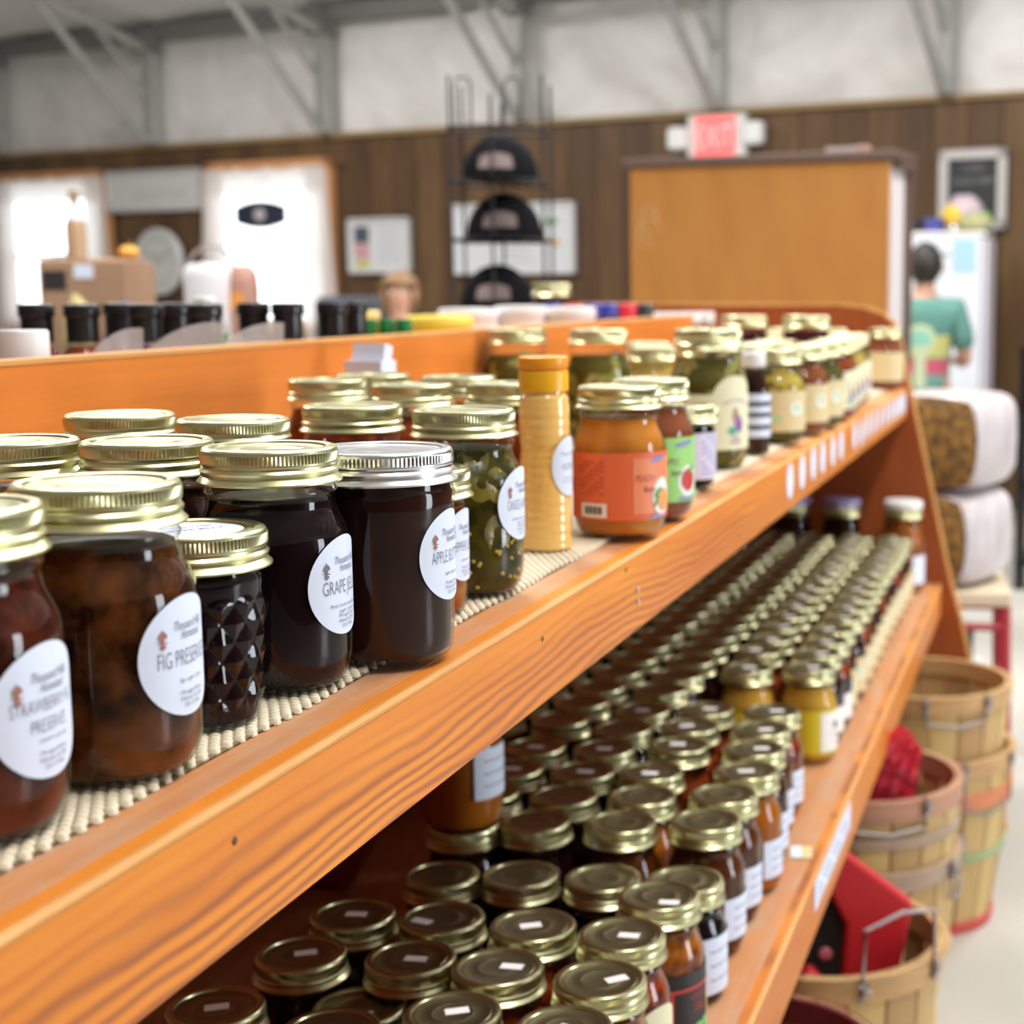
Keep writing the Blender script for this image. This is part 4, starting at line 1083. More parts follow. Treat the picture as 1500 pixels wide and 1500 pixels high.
for (px, py, lab) in ((-1.123, 1.560, 'black-capped syrup bottle, leftmost of its row behind the divider'), (-1.073, 1.571, 'black-capped syrup bottle standing alone, second from the left'),
                      (-1.100, 1.685, 'black-capped syrup bottle half hidden, third from the left'), (-1.003, 1.586, 'black-capped syrup bottle, fourth from the left behind the divider'),
                      (-1.034, 1.696, 'black-capped syrup bottle half hidden, fifth from the left'), (-0.939, 1.600, 'black-capped syrup bottle left of the green-filled bottle'),
                      (-0.965, 1.755, 'black-capped syrup bottle just right of the green-filled bottle'), (-0.922, 1.760, 'black-capped syrup bottle, third from the right end of its row'),
                      (-0.898, 1.830, 'black-capped syrup bottle, second from the right end of its row'), (-0.915, 1.925, 'black-capped syrup bottle at the right end of its row')):
    r_ = empty('syrup_bottle', (px, py, ZT), 0, lab, 'bottle', 'black-capped syrup bottles behind the divider')
    put('glass', SYG, r_); put('contents', SYC, r_); put('cap', CAPM, r_, (0, 0, 0.158))
def simple(name, loc, prof, mat, label, cat, group=None, capprof=None, capmat=None, seg=40, capname='cap'):
    o = empty(name, loc, 0, label, cat, group)
    MB().lathe(prof, seg).obj('container_body', mat, o, 40)
    if capprof: MB().lathe(capprof, seg).obj(capname, capmat, o, 40)
    return o
GREENC = M('green_cap', (0.012, 0.20, 0.045), 0.3)
for (px, py, lab) in ((-1.055, 1.800, 'green-filled clear bottle between the black caps'),):
    o = empty('soap_bottle', (px, py, ZT), 0, lab, 'bottle')
    MB().lathe([(0.022, 0), (0.026, 0.004), (0.026, 0.165), (0.020, 0.182), (0.011, 0.190)], 40).obj('glass', GLASS, o, 40)
    MB().lathe([(0.020, 0.003), (0.0245, 0.006), (0.0245, 0.162)], 40).obj('contents', M('green_liquid', (0.02, 0.34, 0.05), 0.2), o, 40)
    MB().lathe([(0.012, 0.188), (0.013, 0.189), (0.013, 0.205), (0.010, 0.208)], 30).obj('cap', M('pale_cap', (0.72, 0.80, 0.80), 0.4), o, 40)
for i, (px, py) in enumerate(((-1.023, 2.146), (-0.998, 2.151), (-0.973, 2.157), (-0.948, 2.162))):
    o = simple('green_capped_bottle', (px - 0.012 * 0, py, ZT), [(0.0105, 0), (0.0115, 0.002), (0.0115, 0.133), (0.009, 0.141)], M('dark_red_sauce', (0.20, 0.03, 0.02), 0.3),
               ('green-capped bottle at the left end of four', 'green-capped bottle second of four', 'green-capped bottle third of four', 'green-capped bottle at the right end of four')[i], 'bottle', 'green-capped bottles behind the divider',
               [(0.0115, 0.141), (0.0122, 0.142), (0.0122, 0.172), (0.011, 0.174)], GREENC)
YEL = M('yellow_tub', (0.80, 0.66, 0.02), 0.45)
o = empty('yellow_tub', (-1.065, 2.58, ZT), 0, 'yellow plastic tub right of the green caps', 'tub')
MB().lathe([(0.045, 0), (0.050, 0.003), (0.055, 0.150), (0.056, 0.155)], 48).obj('tub_body', YEL, o, 40)
MB().lathe([(0.057, 0.152), (0.058, 0.154), (0.058, 0.168), (0.055, 0.172), (0.03, 0.173)], 48).obj('lid', M('yellow_lid', (0.84, 0.72, 0.10), 0.45), o, 40)
o = empty('yellow_tub', (-1.13, 2.37, ZT), 0, 'pale yellow tub half hidden behind the green caps', 'tub')
MB().lathe([(0.035, 0), (0.040, 0.003), (0.044, 0.165)], 48).obj('tub_body', YEL, o, 40)
MB().lathe([(0.045, 0.164), (0.046, 0.166), (0.046, 0.180), (0.043, 0.183)], 48).obj('lid', M('straw_lid', (0.78, 0.62, 0.22), 0.45), o, 40)
for i, (px, py, r_, h, lab) in enumerate(((-1.090, 2.78, 0.056, 0.182, 'white lidded tub next to the yellow one'), (-1.015, 2.86, 0.050, 0.186, 'white lidded tub, middle of the three'),
                                          (-0.930, 2.90, 0.050, 0.184, 'white lidded tub at the right, over the divider'))):
    o = empty('white_tub', (px, py, ZT), 0, lab, 'tub', 'white tubs behind the divider')
    MB().lathe([(r_ * 0.8, 0), (r_ * 0.86, 0.003), (r_ * 0.95, h - 0.02)], 48).obj('tub_body', M('white_tub', (0.86, 0.85, 0.82), 0.45), o, 40)
    MB().lathe([(r_ * 0.98, h - 0.022), (r_, h - 0.02), (r_, h - 0.006), (r_ * 0.95, h), (r_ * 0.5, h + 0.001)], 48).obj('lid', WHITEP, o, 40)
for i, (px, py, c, lab) in enumerate(((-1.04, 3.12, (0.05, 0.06, 0.42), 'blue-capped little bottle behind the white tubs'), (-1.00, 3.14, (0.60, 0.03, 0.06), 'red-capped little bottle beside the blue caps'),
                                      (-0.962, 3.16, (0.05, 0.06, 0.42), 'blue-capped little bottle left of the bright red cap'), (-0.93, 3.17, (0.06, 0.08, 0.45), 'blue-capped little bottle touching the bright red cap'),
                                      (-0.893, 3.18, (0.78, 0.04, 0.08), 'bright red cap at the right of the blue ones'), (-0.862, 3.20, (0.04, 0.05, 0.06), 'black-capped little bottle right of the red cap'))):
    simple('sauce_bottle', (px, py, ZT), [(0.018, 0), (0.020, 0.003), (0.020, 0.15), (0.016, 0.16)], M('clear_brown', (0.25, 0.10, 0.04), 0.3), lab, 'bottle', 'small coloured caps behind the divider',
           [(0.0175, 0.158), (0.0185, 0.159), (0.0185, 0.186), (0.016, 0.188)], M('cap_%d' % i, c, 0.35))
for i in range(6):
    simple('spice_jar', (-0.905 + 0.040 * i * 0.62, 3.26 + 0.032 * i, ZT), [(0.018, 0), (0.020, 0.003), (0.020, 0.14), (0.017, 0.146)], M('spice_brown', (0.30, 0.14, 0.06), 0.4),
           ('first', 'second', 'third', 'fourth', 'fifth', 'last')[i] + ' of six little white-capped spice jars in a row', 'jar', 'white-capped spice jars behind the divider',
           [(0.0185, 0.144), (0.019, 0.145), (0.019, 0.166), (0.017, 0.168)], WHITEP)
j = jar('quart', (-1.066, 3.20, ZT), F_DARK, 'tall gold-lidded dark jar standing beside the cap rack', None, 'tall_jar', sz=1.385)
o = empty('clear_canister', (-0.878, 1.200, ZT), 0, 'clear canister with a white screw cap at the left edge', 'canister')
MB().lathe([(0.017, 0.0), (0.020, 0.002), (0.020, 0.150), (0.0185, 0.156)], 40).obj('glass', glass('clear_plastic', (0.95, 0.94, 0.94), edge=0.75), o, 40)
MB().lathe([(0.0165, 0.003), (0.0188, 0.004), (0.0188, 0.145)], 40).obj('contents', M('pale_mauve_powder', (0.55, 0.42, 0.40), 0.6), o, 40)
MB().lathe([(0.0200, 0.154), (0.0208, 0.1545), (0.0208, 0.180), (0.0195, 0.182), (0.01, 0.182)], 60).obj('screw_cap', WHITEP, o, 40)
BAG = M('clear_bag', (0.90, 0.91, 0.94), 0.12)
BAG.node_tree.nodes['Principled BSDF'].inputs['Alpha'].default_value = 0.38
for (px, py, rz, wd, h, lab) in ((-0.905, 1.365, 0.25, 0.060, 0.180, 'clear plastic bag tip, leftmost above the divider'), (-0.885, 1.450, 0.1, 0.095, 0.184, 'clear plastic bag tip in the middle above the divider'),
                                 (-0.862, 1.540, 0.15, 0.085, 0.182, 'clear plastic bag tip at the right above the divider')):
    o = empty('plastic_bag', (px, py, ZT), rz, lab, 'bag', 'clear bags behind the divider')
    def bf_(u, v, wd=wd, h=h):
        e = 1 - v
        th = 0.012 * e + 0.001
        xx = wd * (u - 0.5) * (0.75 + 0.35 * v)
        return (xx, th * sin(pi * u) * 1.0 + 0.004 * sin(u * 9 + v * 6), h * v * (1 - 0.16 * (u - 0.9) ** 2 * 2) )
    def bb_(u, v):
        p = bf_(u, v); return (p[0], -p[1] * 0.8 + 0.004 * cos(u * 7), p[2])
    MB().sheet(bf_, 14, 10).sheet(bb_, 14, 10).obj('film', BAG, o, 'all')
    MB().box((0, 0, 0.05), (wd * 0.6, 0.014, 0.09)).obj('contents', M('bag_filling', (0.50, 0.22, 0.10), 0.6), o, bevel=0.006)

# ================================================================== table with the cap rack
tbl = empty('back_table', (-1.75, 3.85, 0), 0, 'long dark table behind the shelf carrying the cap rack', 'table')
DTOP = wood('dark_table', (0.16, 0.08, 0.04), (0.08, 0.04, 0.02), (0.22, 0.12, 0.06), 0, 0.5)
MB().span((-1.15, -0.29, 0.965), (0.75, 0.42, 1.0)).obj('tabletop', DTOP, tbl)
for sx in (-1.08, 0.68):
    for sy in (-0.22, 0.36): MB().span((sx - 0.035, sy - 0.035, 0), (sx + 0.035, sy + 0.035, 0.965)).obj('leg', DTOP, tbl)
TZ = 1.0
rk = empty('cap_rack', (-1.415, 3.86, TZ), R(12.5), 'black wire rack holding three black caps', 'rack')
WIRE = M('black_wire', (0.035, 0.035, 0.04), 0.35, 0.6)
for (px, py) in ((-0.115, -0.09), (0.115, -0.09), (-0.115, 0.11), (0.115, 0.11), (-0.012, 0.11), (-0.012, -0.095)):
    MB().tube([(px, py, 0), (px, py, 0.745 if abs(px) > 0.05 else 0.70)], 0.0035, 8).obj('upright', WIRE, rk, True)
for z in (0.165, 0.345, 0.490, 0.62):
    MB().tube([(-0.118, -0.10, z), (0.118, -0.10, z), (0.118, 0.115, z), (-0.118, 0.115, z)], 0.0042, 8, True).obj('shelf_hoop', WIRE, rk, True)
    if z < 0.6:
        mb = MB()
        for q in range(5): mb.tube([(-0.095 + q * 0.0475, -0.10, z), (-0.095 + q * 0.0475, 0.115, z)], 0.0022, 6)
        mb.obj('shelf_wires', WIRE, rk, True)
for px in (-0.095, 0.03):
    MB().tube([(px - 0.020, 0.0, 0.62), (px - 0.020, 0.0, 0.735), (px - 0.014, 0.0, 0.75), (px + 0.014, 0.0, 0.75), (px + 0.020, 0.0, 0.735), (px + 0.020, 0.0, 0.62)], 0.003, 8).obj('top_loop', WIRE, rk, True)
CAPB = M('black_cap_cloth', (0.008, 0.008, 0.010), 0.85, b=0.1, bs=250, spec=0.08)
PATCH = M('grey_pink_patch', (0.22, 0.17, 0.165), 0.8, spec=0.1)
CAPIN = M('dark_mesh', (0.03, 0.03, 0.034), 0.8)
for (z, dx, k) in ((0.495, -0.004, 'topmost'), (0.350, 0.004, 'middle'), (0.170, -0.016, 'lowest')):
    o = empty('baseball_cap', rk.matrix_world @ Vector((0, 0, 0)), R(12.5), k + ' black cap with a pale arched patch on the wire rack', 'cap', 'caps on the wire rack')
    o.location = Matrix.Translation((-1.415, 3.86, TZ)) @ Matrix.Rotation(R(12.5), 4, 'Z') @ Vector((dx, 0.0, z))
    def crown(p): return Vector((p[0], p[1], max(p[2], -0.02)))
    MB().ball((0, 0.01, 0.004), (0.098, 0.099, 0.112), 32, 18, crown).obj('crown', CAPB, o, 'all')
    br = MB()
    def brim(u, v):
        a = (u - 0.5) * 2
        yy = -0.082 * math.sqrt(max(0, 1 - a * a * 0.8)) - 0.07 * v * math.sqrt(max(0, 1 - a * a))
        return (0.085 * a, yy, 0.004 - 0.012 * v + 0.02 * (1 - a * a) * (0.3 + 0.2 * v))
    br.sheet(brim, 20, 5); bo = br.obj('brim', CAPB, o, 'all')
    sm = bo.modifiers.new('thick', 'SOLIDIFY'); sm.thickness = 0.004
    def pf(u, v):
        a = (u - 0.5) * 1.5; hh_ = 0.022 + 0.040 * v * max(0.0, cos(a * 1.25)) ** 0.5
        rr = math.sqrt(max(0.02, 1 - (hh_ / 0.112) ** 2)) * 1.014
        return (0.098 * rr * sin(a * 0.62), 0.01 - 0.099 * rr * cos(a * 0.62), 0.004 + hh_)
    MB().sheet(pf, 20, 6).obj('front_patch', PATCH, o, 'all')
    MB().ball((0, 0.01, 0.110), (0.008, 0.008, 0.004), 12, 8).obj('top_button', CAPB, o, 'all')
KRAFT = M('kraft_card', (0.34, 0.21, 0.13), 0.7, 0, (0.38, 0.24, 0.15), 5)
o = empty('cardboard_box', (-2.520, 3.77, TZ), R(12.5), 'brown cardboard box with a black and a white label', 'box')
MB().box((0, 0, 0.148), (0.225, 0.22, 0.296)).obj('box_body', KRAFT, o, bevel=0.003)
MB().box((-0.072, -0.1105, 0.245), (0.062, 0.002, 0.05)).obj('black_label', M('black_print', (0.02, 0.02, 0.02), 0.6), o)
MB().box((0.005, -0.1105, 0.268), (0.050, 0.002, 0.036)).obj('white_label', PAPER, o)
MB().box((0.0, -0.02, 0.299), (0.22, 0.17, 0.004), rx=R(3)).obj('top_flap', KRAFT, o)
o = empty('brown_bottle', (-2.580, 3.77, TZ + 0.302), 0, 'brown bottle with a pale neck label standing on the cardboard box', 'bottle')
bp = [(0.022, 0.0), (0.026, 0.002), (0.0265, 0.085), (0.022, 0.105), (0.0135, 0.125), (0.010, 0.150), (0.010, 0.163)]
MB().lathe(bp, 32).obj('bottle_body', M('brown_bottle_glass', (0.42, 0.28, 0.17), 0.25), o, 40)
MB().lathe([(0.0225, 0.104), (0.0145, 0.125), (0.0118, 0.142)], 32, cap0=False, cap1=False).obj('neck_label', PAPER, o, 40)
MB().lathe([(0.0112, 0.162), (0.0155, 0.166), (0.0150, 0.178), (0.010, 0.182)], 32).obj('cap', M('brown_cap', (0.36, 0.27, 0.20), 0.5), o, 40)
o = empty('orange_gourd', (-2.445, 3.80, TZ + 0.302), 0, 'small orange gourd on the right end of the cardboard box', 'gourd')
MB().ball((0, 0, 0.017), (0.027, 0.026, 0.018), 24, 12, lambda p: p * (1 + 0.05 * cos(8 * math.atan2(p[1], p[0])))).obj('fruit', M('orange_skin', (0.78, 0.38, 0.06), 0.5), o, 'all')
MB().tube([(0, 0, 0.033), (0.003, 0, 0.040), (0.008, 0, 0.045)], [0.004, 0.003, 0.003], 8).obj('stem', M('gourd_stem', (0.25, 0.22, 0.08), 0.7), o, True)
o = empty('wire_handled_tin', (-2.135, 3.68, TZ), 0, 'white pail with a wire bail beside the pink jar', 'pail')
MB().lathe([(0.060, 0.0), (0.064, 0.003), (0.071, 0.255), (0.069, 0.270), (0.060, 0.285), (0.03, 0.288)], 40).obj('pail_body', M('pail_white', (0.72, 0.72, 0.76), 0.4), o, 40)
MB().tube([(0.068 * cos(t), 0, 0.262 + 0.070 * sin(t)) for t in [pi * q / 14 for q in range(15)]], 0.004, 8).obj('bail_handle', M('pail_wire', (0.32, 0.27, 0.26), 0.5), o, True)
o = empty('pink_lid_jar', (-2.055, 3.69, TZ), 0, 'pink-brown round jar with an orange label by the right window', 'jar')
MB().lathe([(0.032, 0), (0.038, 0.004), (0.040, 0.23), (0.037, 0.262), (0.028, 0.278), (0.012, 0.284)], 40).obj('jar_body', M('pink_brown_plastic', (0.46, 0.25, 0.20), 0.35), o, 40)
band_label(o, 0.0398, 0.17, 0.215, R(-120), R(-60), M('orange_strip', (0.80, 0.34, 0.08), 0.5), 0.001)

# straw sun hat-like pale bundle and blue cloth before the box
o = empty('straw_bundle', (-2.46, 3.585, TZ), 0, 'pale straw-coloured bundle in front of the cardboard box', 'bundle')
MB().ball((0, 0, 0.10), (0.042, 0.03, 0.105), 24, 14, lambda p: p * (1 + 0.08 * sin(9 * p[2] + 5 * p[0]))).obj('straw', M('straw', (0.55, 0.47, 0.22), 0.8, 0, (0.42, 0.36, 0.16), 60), o, 'all')
MB().lathe([(0.03, 0.09), (0.044, 0.095), (0.043, 0.105)], 24, cap0=False, cap1=False).obj('tie', M('straw_tie', (0.45, 0.36, 0.15), 0.7), o, 40)
o = empty('blue_cloth', (-2.33, 3.59, TZ), 0.2, 'folded blue cloth in front of the cardboard box', 'cloth')
MB().ball((0, 0, 0.095), (0.055, 0.025, 0.095), 24, 14, lambda p: p * (1 + 0.06 * sin(11 * p[0] + 7 * p[2]))).obj('fold', M('blue_cotton', (0.10, 0.11, 0.34), 0.8), o, 'all')
MB().ball((0.02, -0.01, 0.14), (0.035, 0.022, 0.045), 20, 12).obj('upper_fold', M('blue_cotton', (0.10, 0.11, 0.34), 0.8), o, 'all')

# ================================================================== things on the back wall
def onw(x, z, y=-0.004): return W(x, y, z)
def framed(name, x0, x1, z0, z1, label, face, framem, t=0.03, cat='sign', fw=0.03):
    o = empty(name, onw((x0 + x1) / 2, (z0 + z1) / 2, -0.02), WROT, label, cat)
    wd, h = x1 - x0, z1 - z0
    MB().box((0, 0.004, 0), (wd, 0.018, h)).obj('board', face, o)
    mb = MB()
    for s_ in (-1, 1): mb.box((s_ * (wd / 2 - fw / 2), -0.008, 0), (fw, t, h)); mb.box((0, -0.008, s_ * (h / 2 - fw / 2)), (wd, t, fw))
    mb.obj('frame', framem, o)
    return o
def flat_text(parent, lines, mat, y=-0.007, name='lettering'):
    mb = MB()
    for (s_, size, cond, dx, dz) in lines:
        vs, fs = text_polys(s_, size, cond)
        mb.add([(a + dx, y, b_ + dz) for a, b_ in vs], fs)
    return mb.obj(name, mat, parent)
o = framed('white_sign', -5.25, -4.235, 1.80, 2.10, 'long white wooden sign hanging between the two windows', M('sign_white', (0.62, 0.61, 0.61), 0.5), M('sign_frame', (0.52, 0.51, 0.51), 0.5), fw=0.025)
flat_text(o, [('ONE LAST LIFE', 0.085, 1.0, 0.05, -0.06)], M('faint_ink', (0.40, 0.39, 0.39), 0.6))
o = empty('wall_clock', onw(-4.69, 1.43, -0.05), WROT, 'large round white clock on the brown wall below the sign', 'clock')
CLK = M('clock_face', (0.56, 0.57, 0.56), 0.4)
rot_disc = (R(90), 0, 0)
MB().lathe([(0.235, -0.02), (0.245, -0.01), (0.245, 0.02), (0.235, 0.03), (0.215, 0.03), (0.212, 0.018)], 64, cap1=False).obj('rim', M('clock_rim', (0.62, 0.63, 0.63), 0.3), o, 40, rot=rot_disc)
MB().lathe([(0.213, 0.0), (0.213, 0.015)], 64).obj('dial', CLK, o, rot=rot_disc)
mb = MB()
for h in range(12):
    a = h * pi / 6
    mb.box((0.175 * sin(a), -0.018, 0.175 * cos(a)), (0.012, 0.004, 0.045), ry=a)
mb.obj('hour_marks', M('clock_marks', (0.30, 0.30, 0.30), 0.5), o)
for (a, L, nm) in ((R(305), 0.10, 'hour_hand'), (R(60), 0.15, 'minute_hand')):
    MB().box((L / 2 * sin(a), -0.022, L / 2 * cos(a)), (0.010, 0.003, L), ry=a).obj(nm, M('clock_hand', (0.25, 0.25, 0.25), 0.5), o)
o = framed('pinned_poster', -2.87, -2.335, 1.335, 1.705, 'white framed notice with a small photograph, right of the window', M('poster_white', (0.60, 0.61, 0.64), 0.5), M('poster_frame', (0.60, 0.60, 0.60), 0.5), fw=0.018)
MB().box((-0.155, -0.006, 0.075), (0.13, 0.003, 0.11)).obj('dark_photo', M('dark_photo', (0.06, 0.08, 0.11), 0.5), o)
MB().box((-0.155, -0.006, -0.035), (0.13, 0.003, 0.11)).obj('pink_photo', M('pink_photo', (0.52, 0.30, 0.32), 0.5), o)
MB().box((-0.150, -0.006, -0.125), (0.12, 0.003, 0.06)).obj('yellow_photo', M('yellow_photo', (0.50, 0.48, 0.16), 0.5), o)
mb = MB()
for q in range(8): mb.box((0.085, -0.006, 0.12 - q * 0.032), (0.22 - 0.03 * (q % 3), 0.002, 0.007))
mb.obj('printed_lines', M('grey_print', (0.42, 0.43, 0.46), 0.6), o)
o = framed('wall_poster', -1.97, -1.01, 1.325, 1.775, 'wide white poster behind the cap rack', M('poster_white2', (0.62, 0.64, 0.68), 0.5), M('poster_frame2', (0.64, 0.64, 0.66), 0.5), fw=0.015)
MB().ball((0.30, -0.007, 0.10), (0.055, 0.002, 0.022), 16, 8).obj('green_print', M('poster_green', (0.12, 0.28, 0.10), 0.6), o)
MB().ball((0.34, -0.007, -0.03), (0.025, 0.002, 0.03), 16, 8).obj('orange_print', M('poster_orange', (0.62, 0.36, 0.14), 0.6), o)
mb = MB()
for q in range(7): mb.box((0.02, -0.006, 0.13 - q * 0.045), (0.30 - 0.04 * (q % 3), 0.002, 0.010))
mb.obj('printed_lines', M('grey_print', (0.42, 0.43, 0.46), 0.6), o)
# oval plaque hanging in the right window
o = empty('window_plaque', onw(-3.60, 1.745, -0.11), WROT, 'black barrel-shaped plaque hanging in the right window', 'sign')
def plaque(s, y0, y1):
    pts = [(-0.235 * s, -0.055 * s)] + [(0.235 * s * (q / 8 * 2 - 1), -0.055 * s - 0.042 * s * cos(pi / 2 * (q / 8 * 2 - 1))) for q in range(9)] + [(0.235 * s, 0.055 * s)] + [(0.235 * s * (1 - q / 8 * 2), 0.055 * s + 0.042 * s * cos(pi / 2 * (1 - q / 8 * 2))) for q in range(9)]
    n = len(pts)
    return MB().add([(a, y0, b_) for a, b_ in pts] + [(a, y1, b_) for a, b_ in pts], [tuple(range(n)), tuple(reversed(range(n, 2 * n)))] + [(q, (q + 1) % n, (q + 1) % n + n, q + n) for q in range(n)])
plaque(1.0, -0.01, 0.01).obj('board', M('plaque_black', (0.02, 0.025, 0.05), 0.5), o)
MB().ball((0, -0.011, 0.0), (0.055, 0.004, 0.045), 20, 10).obj('centre_emblem', M('plaque_pale', (0.50, 0.48, 0.48), 0.5), o, 'all')
MB().tube([(-0.16, 0, 0.08), (0, 0.05, 0.28), (0.16, 0, 0.08)], 0.004, 6).obj('cord', M('cord', (0.5, 0.48, 0.45), 0.7), o)
# exit sign with its two lamp heads
EX = M('exit_red', (0.80, 0.08, 0.09), 0.4, emit=((1.0, 0.16, 0.15), 0.95))
EXW = M('exit_letter', (0.85, 0.5, 0.5), 0.4, emit=((1.0, 0.55, 0.55), 0.9))
o = empty('exit_sign', onw(0.03, 2.125, -0.04), WROT, 'lit red exit sign with two white lamp heads under the insulation', 'sign')
MB().box((0, 0, 0), (0.385, 0.06, 0.245)).obj('housing', M('exit_housing', (0.74, 0.74, 0.72), 0.4), o, bevel=0.008)
MB().box((-0.005, -0.031, 0), (0.275, 0.006, 0.225)).obj('red_face', EX, o, bevel=0.002)
flat_text(o, [('EXIT', 0.20, 0.62, -0.005, -0.07)], EXW, -0.036)
for s_, z in ((-1, -0.005), (1, 0.005)):
    MB().box((s_ * 0.255, -0.03, z), (0.125, 0.09, 0.135)).obj('lamp_head', M('lamp_white', (0.80, 0.80, 0.82), 0.35), o, bevel=0.025)
    MB().tube([(s_ * 0.18, 0, 0), (s_ * 0.21, -0.01, 0)], 0.018, 10).obj('lamp_arm', M('exit_housing', (0.74, 0.74, 0.72), 0.4), o)
o = framed('chalk_sign', 1.425, 1.815, 1.55, 1.985, 'dark chalkboard-style sign in a grey-white frame at upper right', M('chalk_black', (0.025, 0.028, 0.030), 0.6), M('chalk_frame', (0.50, 0.48, 0.47), 0.5), fw=0.052)
flat_text(o, [('I LOVE', 0.050, 0.8, 0, 0.10), ('LOCAL FARM', 0.05, 0.8, 0.0, 0.03)], M('chalk_ink', (0.34, 0.34, 0.36), 0.6))

# ================================================================== cabinet, fridge, people
cab = empty('wooden_cabinet', (-1.16, 5.95, 0), R(-9), 'tall cabinet seen from its orange plywood back, dark cornice on top', 'cabinet')
PLY = wood('orange_plywood', (0.46, 0.195, 0.042), (0.38, 0.14, 0.03), (0.54, 0.25, 0.06), 2, 0.5, 0.5, 0.8, grain=8.0)
MB().span((-0.52, -0.015, 0.04), (0.52, 0.0, 1.690)).obj('back_board', PLY, cab)
MB().span((-0.52, 0.0, 0.0), (-0.50, 0.20, 1.69)).obj('side_panel', M('cab_white', (0.70, 0.66, 0.68), 0.5), cab)
MB().span((0.50, 0.0, 0.0), (0.525, 0.20, 1.69)).obj('side_panel', M('cab_white', (0.70, 0.66, 0.68), 0.5), cab)
for z in (0.1, 0.5, 0.9, 1.3): MB().span((-0.5, 0.0, z), (0.5, 0.18, z + 0.02)).obj('cabinet_shelf', PLY, cab)
DKW = M('dark_cornice', (0.12, 0.075, 0.06), 0.5)
MB().span((-0.55, -0.04, 1.690), (0.56, 0.24, 1.725)).obj('cornice', DKW, cab, bevel=0.008)
MB().span((0.525, 0.0, 1.66), (0.56, 0.22, 1.69)).obj('corner_moulding', DKW, cab)
MB().span((0.526, 0.18, 0.0), (0.55, 0.22, 1.69)).obj('corner_post', DKW, cab)
mb = MB()
for q in range(3): mb.tube([(-0.44 + 0.03 * cos(t) * (1 + 0.3 * q), -0.0165, 1.50 - 0.03 * q + 0.055 * sin(t)) for t in [2 * pi * k / 16 for k in range(14)]], 0.003, 5)
mb.obj('chalk_scribble', M('chalk_scuff', (0.58, 0.36, 0.18), 0.8), cab)
o = empty('metal_strip', (-1.0, 5.95, 1.725), R(-9), 'thin pale tool lying on top of the cabinet', 'tool')
MB().box((0.17, 0.0, 0.011), (0.13, 0.03, 0.016)).obj('blade', M('pale_metal', (0.55, 0.50, 0.50), 0.4, 0.5), o, bevel=0.003)
MB().box((0.25, 0.0, 0.013), (0.05, 0.034, 0.022)).obj('handle', M('pinkish_handle', (0.50, 0.32, 0.26), 0.5), o, bevel=0.004)
fg = empty('white_fridge', (-0.685, 8.50, 0), R(-4), 'white refrigerator with a blue notice on its side', 'refrigerator')
FW = M('fridge_white', (0.72, 0.75, 0.82), 0.35)
MB().span((-0.40, -0.33, 0.03), (0.28, 0.02, 1.49)).obj('fridge_body', FW, fg, bevel=0.012)
MB().span((-0.405, -0.335, 1.49), (0.30, 0.025, 1.515)).obj('fridge_top', M('fridge_top', (0.78, 0.76, 0.76), 0.4), fg, bevel=0.006)
MB().span((0.284, -0.32, 0.06), (0.31, 0.01, 1.48)).obj('fridge_door', M('fridge_door', (0.66, 0.64, 0.72), 0.4), fg, bevel=0.01)
MB().box((0.190, -0.332, 1.395), (0.115, 0.003, 0.165)).obj('blue_notice', M('blue_notice', (0.38, 0.60, 0.90), 0.5), fg)
MB().box((0.10, -0.332, 1.40), (0.035, 0.006, 0.02)).obj('magnet', M('magnet', (0.36, 0.42, 0.36), 0.5), fg)
mb = MB()
for q in range(5): mb.box((0.06 + 0.01 * (q % 2), -0.332, 1.16 - q * 0.02), (0.2, 0.002, 0.004))
mb.obj('faint_writing', M('faint_writing', (0.60, 0.63, 0.70), 0.6), fg)
# things on the fridge
o = empty('snack_bag', (-0.545, 8.42, 1.516), WROT, 'yellow and pink bag slumped on top of the fridge', 'bag')
MB().ball((0, 0, 0.10), (0.11, 0.07, 0.10), 24, 16, lambda p: Vector((p[0] * (1 - 0.12 * p[2]), p[1], max(p[2], -0.98))) * (1 + 0.05 * sin(7 * p[0] + 5 * p[2]))).obj('bag_body', M('pale_pink_bag', (0.50, 0.40, 0.46), 0.4), o, 'all')
MB().ball((-0.035, -0.045, 0.085), (0.068, 0.04, 0.062), 20, 14).obj('yellow_panel', M('yellow_bag', (0.80, 0.50, 0.04), 0.45), o, 'all')
o = empty('green_bag', (-0.475, 8.33, 1.516), WROT, 'green leafy bag on the fridge in front of the yellow one', 'bag')
MB().ball((0, 0, 0.05), (0.10, 0.06, 0.05), 24, 14, lambda p: p * (1 + 0.10 * sin(8 * p[0] + 9 * p[2]))).obj('bag_body', M('green_bag', (0.34, 0.40, 0.16), 0.5, 0, (0.46, 0.42, 0.24), 25), o, 'all')
MB().ball((0.05, 0, 0.075), (0.03, 0.02, 0.03), 14, 8).obj('bag_top', M('green_bag_top', (0.22, 0.40, 0.10), 0.5), o, 'all')
o = empty('glass_globe', (-0.578, 8.24, 1.516), WROT, 'small shiny ball ornament on the fridge edge', 'ornament')
MB().ball((0, 0, 0.022), 0.021, 20, 14).obj('globe', M('shiny_silver', (0.9, 0.9, 0.92), 0.1, 1.0), o, 'all')
MB().lathe([(0.012, 0.0), (0.013, 0.002), (0.010, 0.006)], 20).obj('foot', M('silver_foot', (0.7, 0.7, 0.7), 0.4), o)
o = empty('blue_box', (-0.685, 8.36, 1.516), WROT, 'dark blue little box on the fridge beside the shiny ball', 'box')
MB().box((0, 0, 0.032), (0.09, 0.08, 0.064)).obj('box_body', M('navy_card', (0.06, 0.07, 0.30), 0.5), o, bevel=0.004)
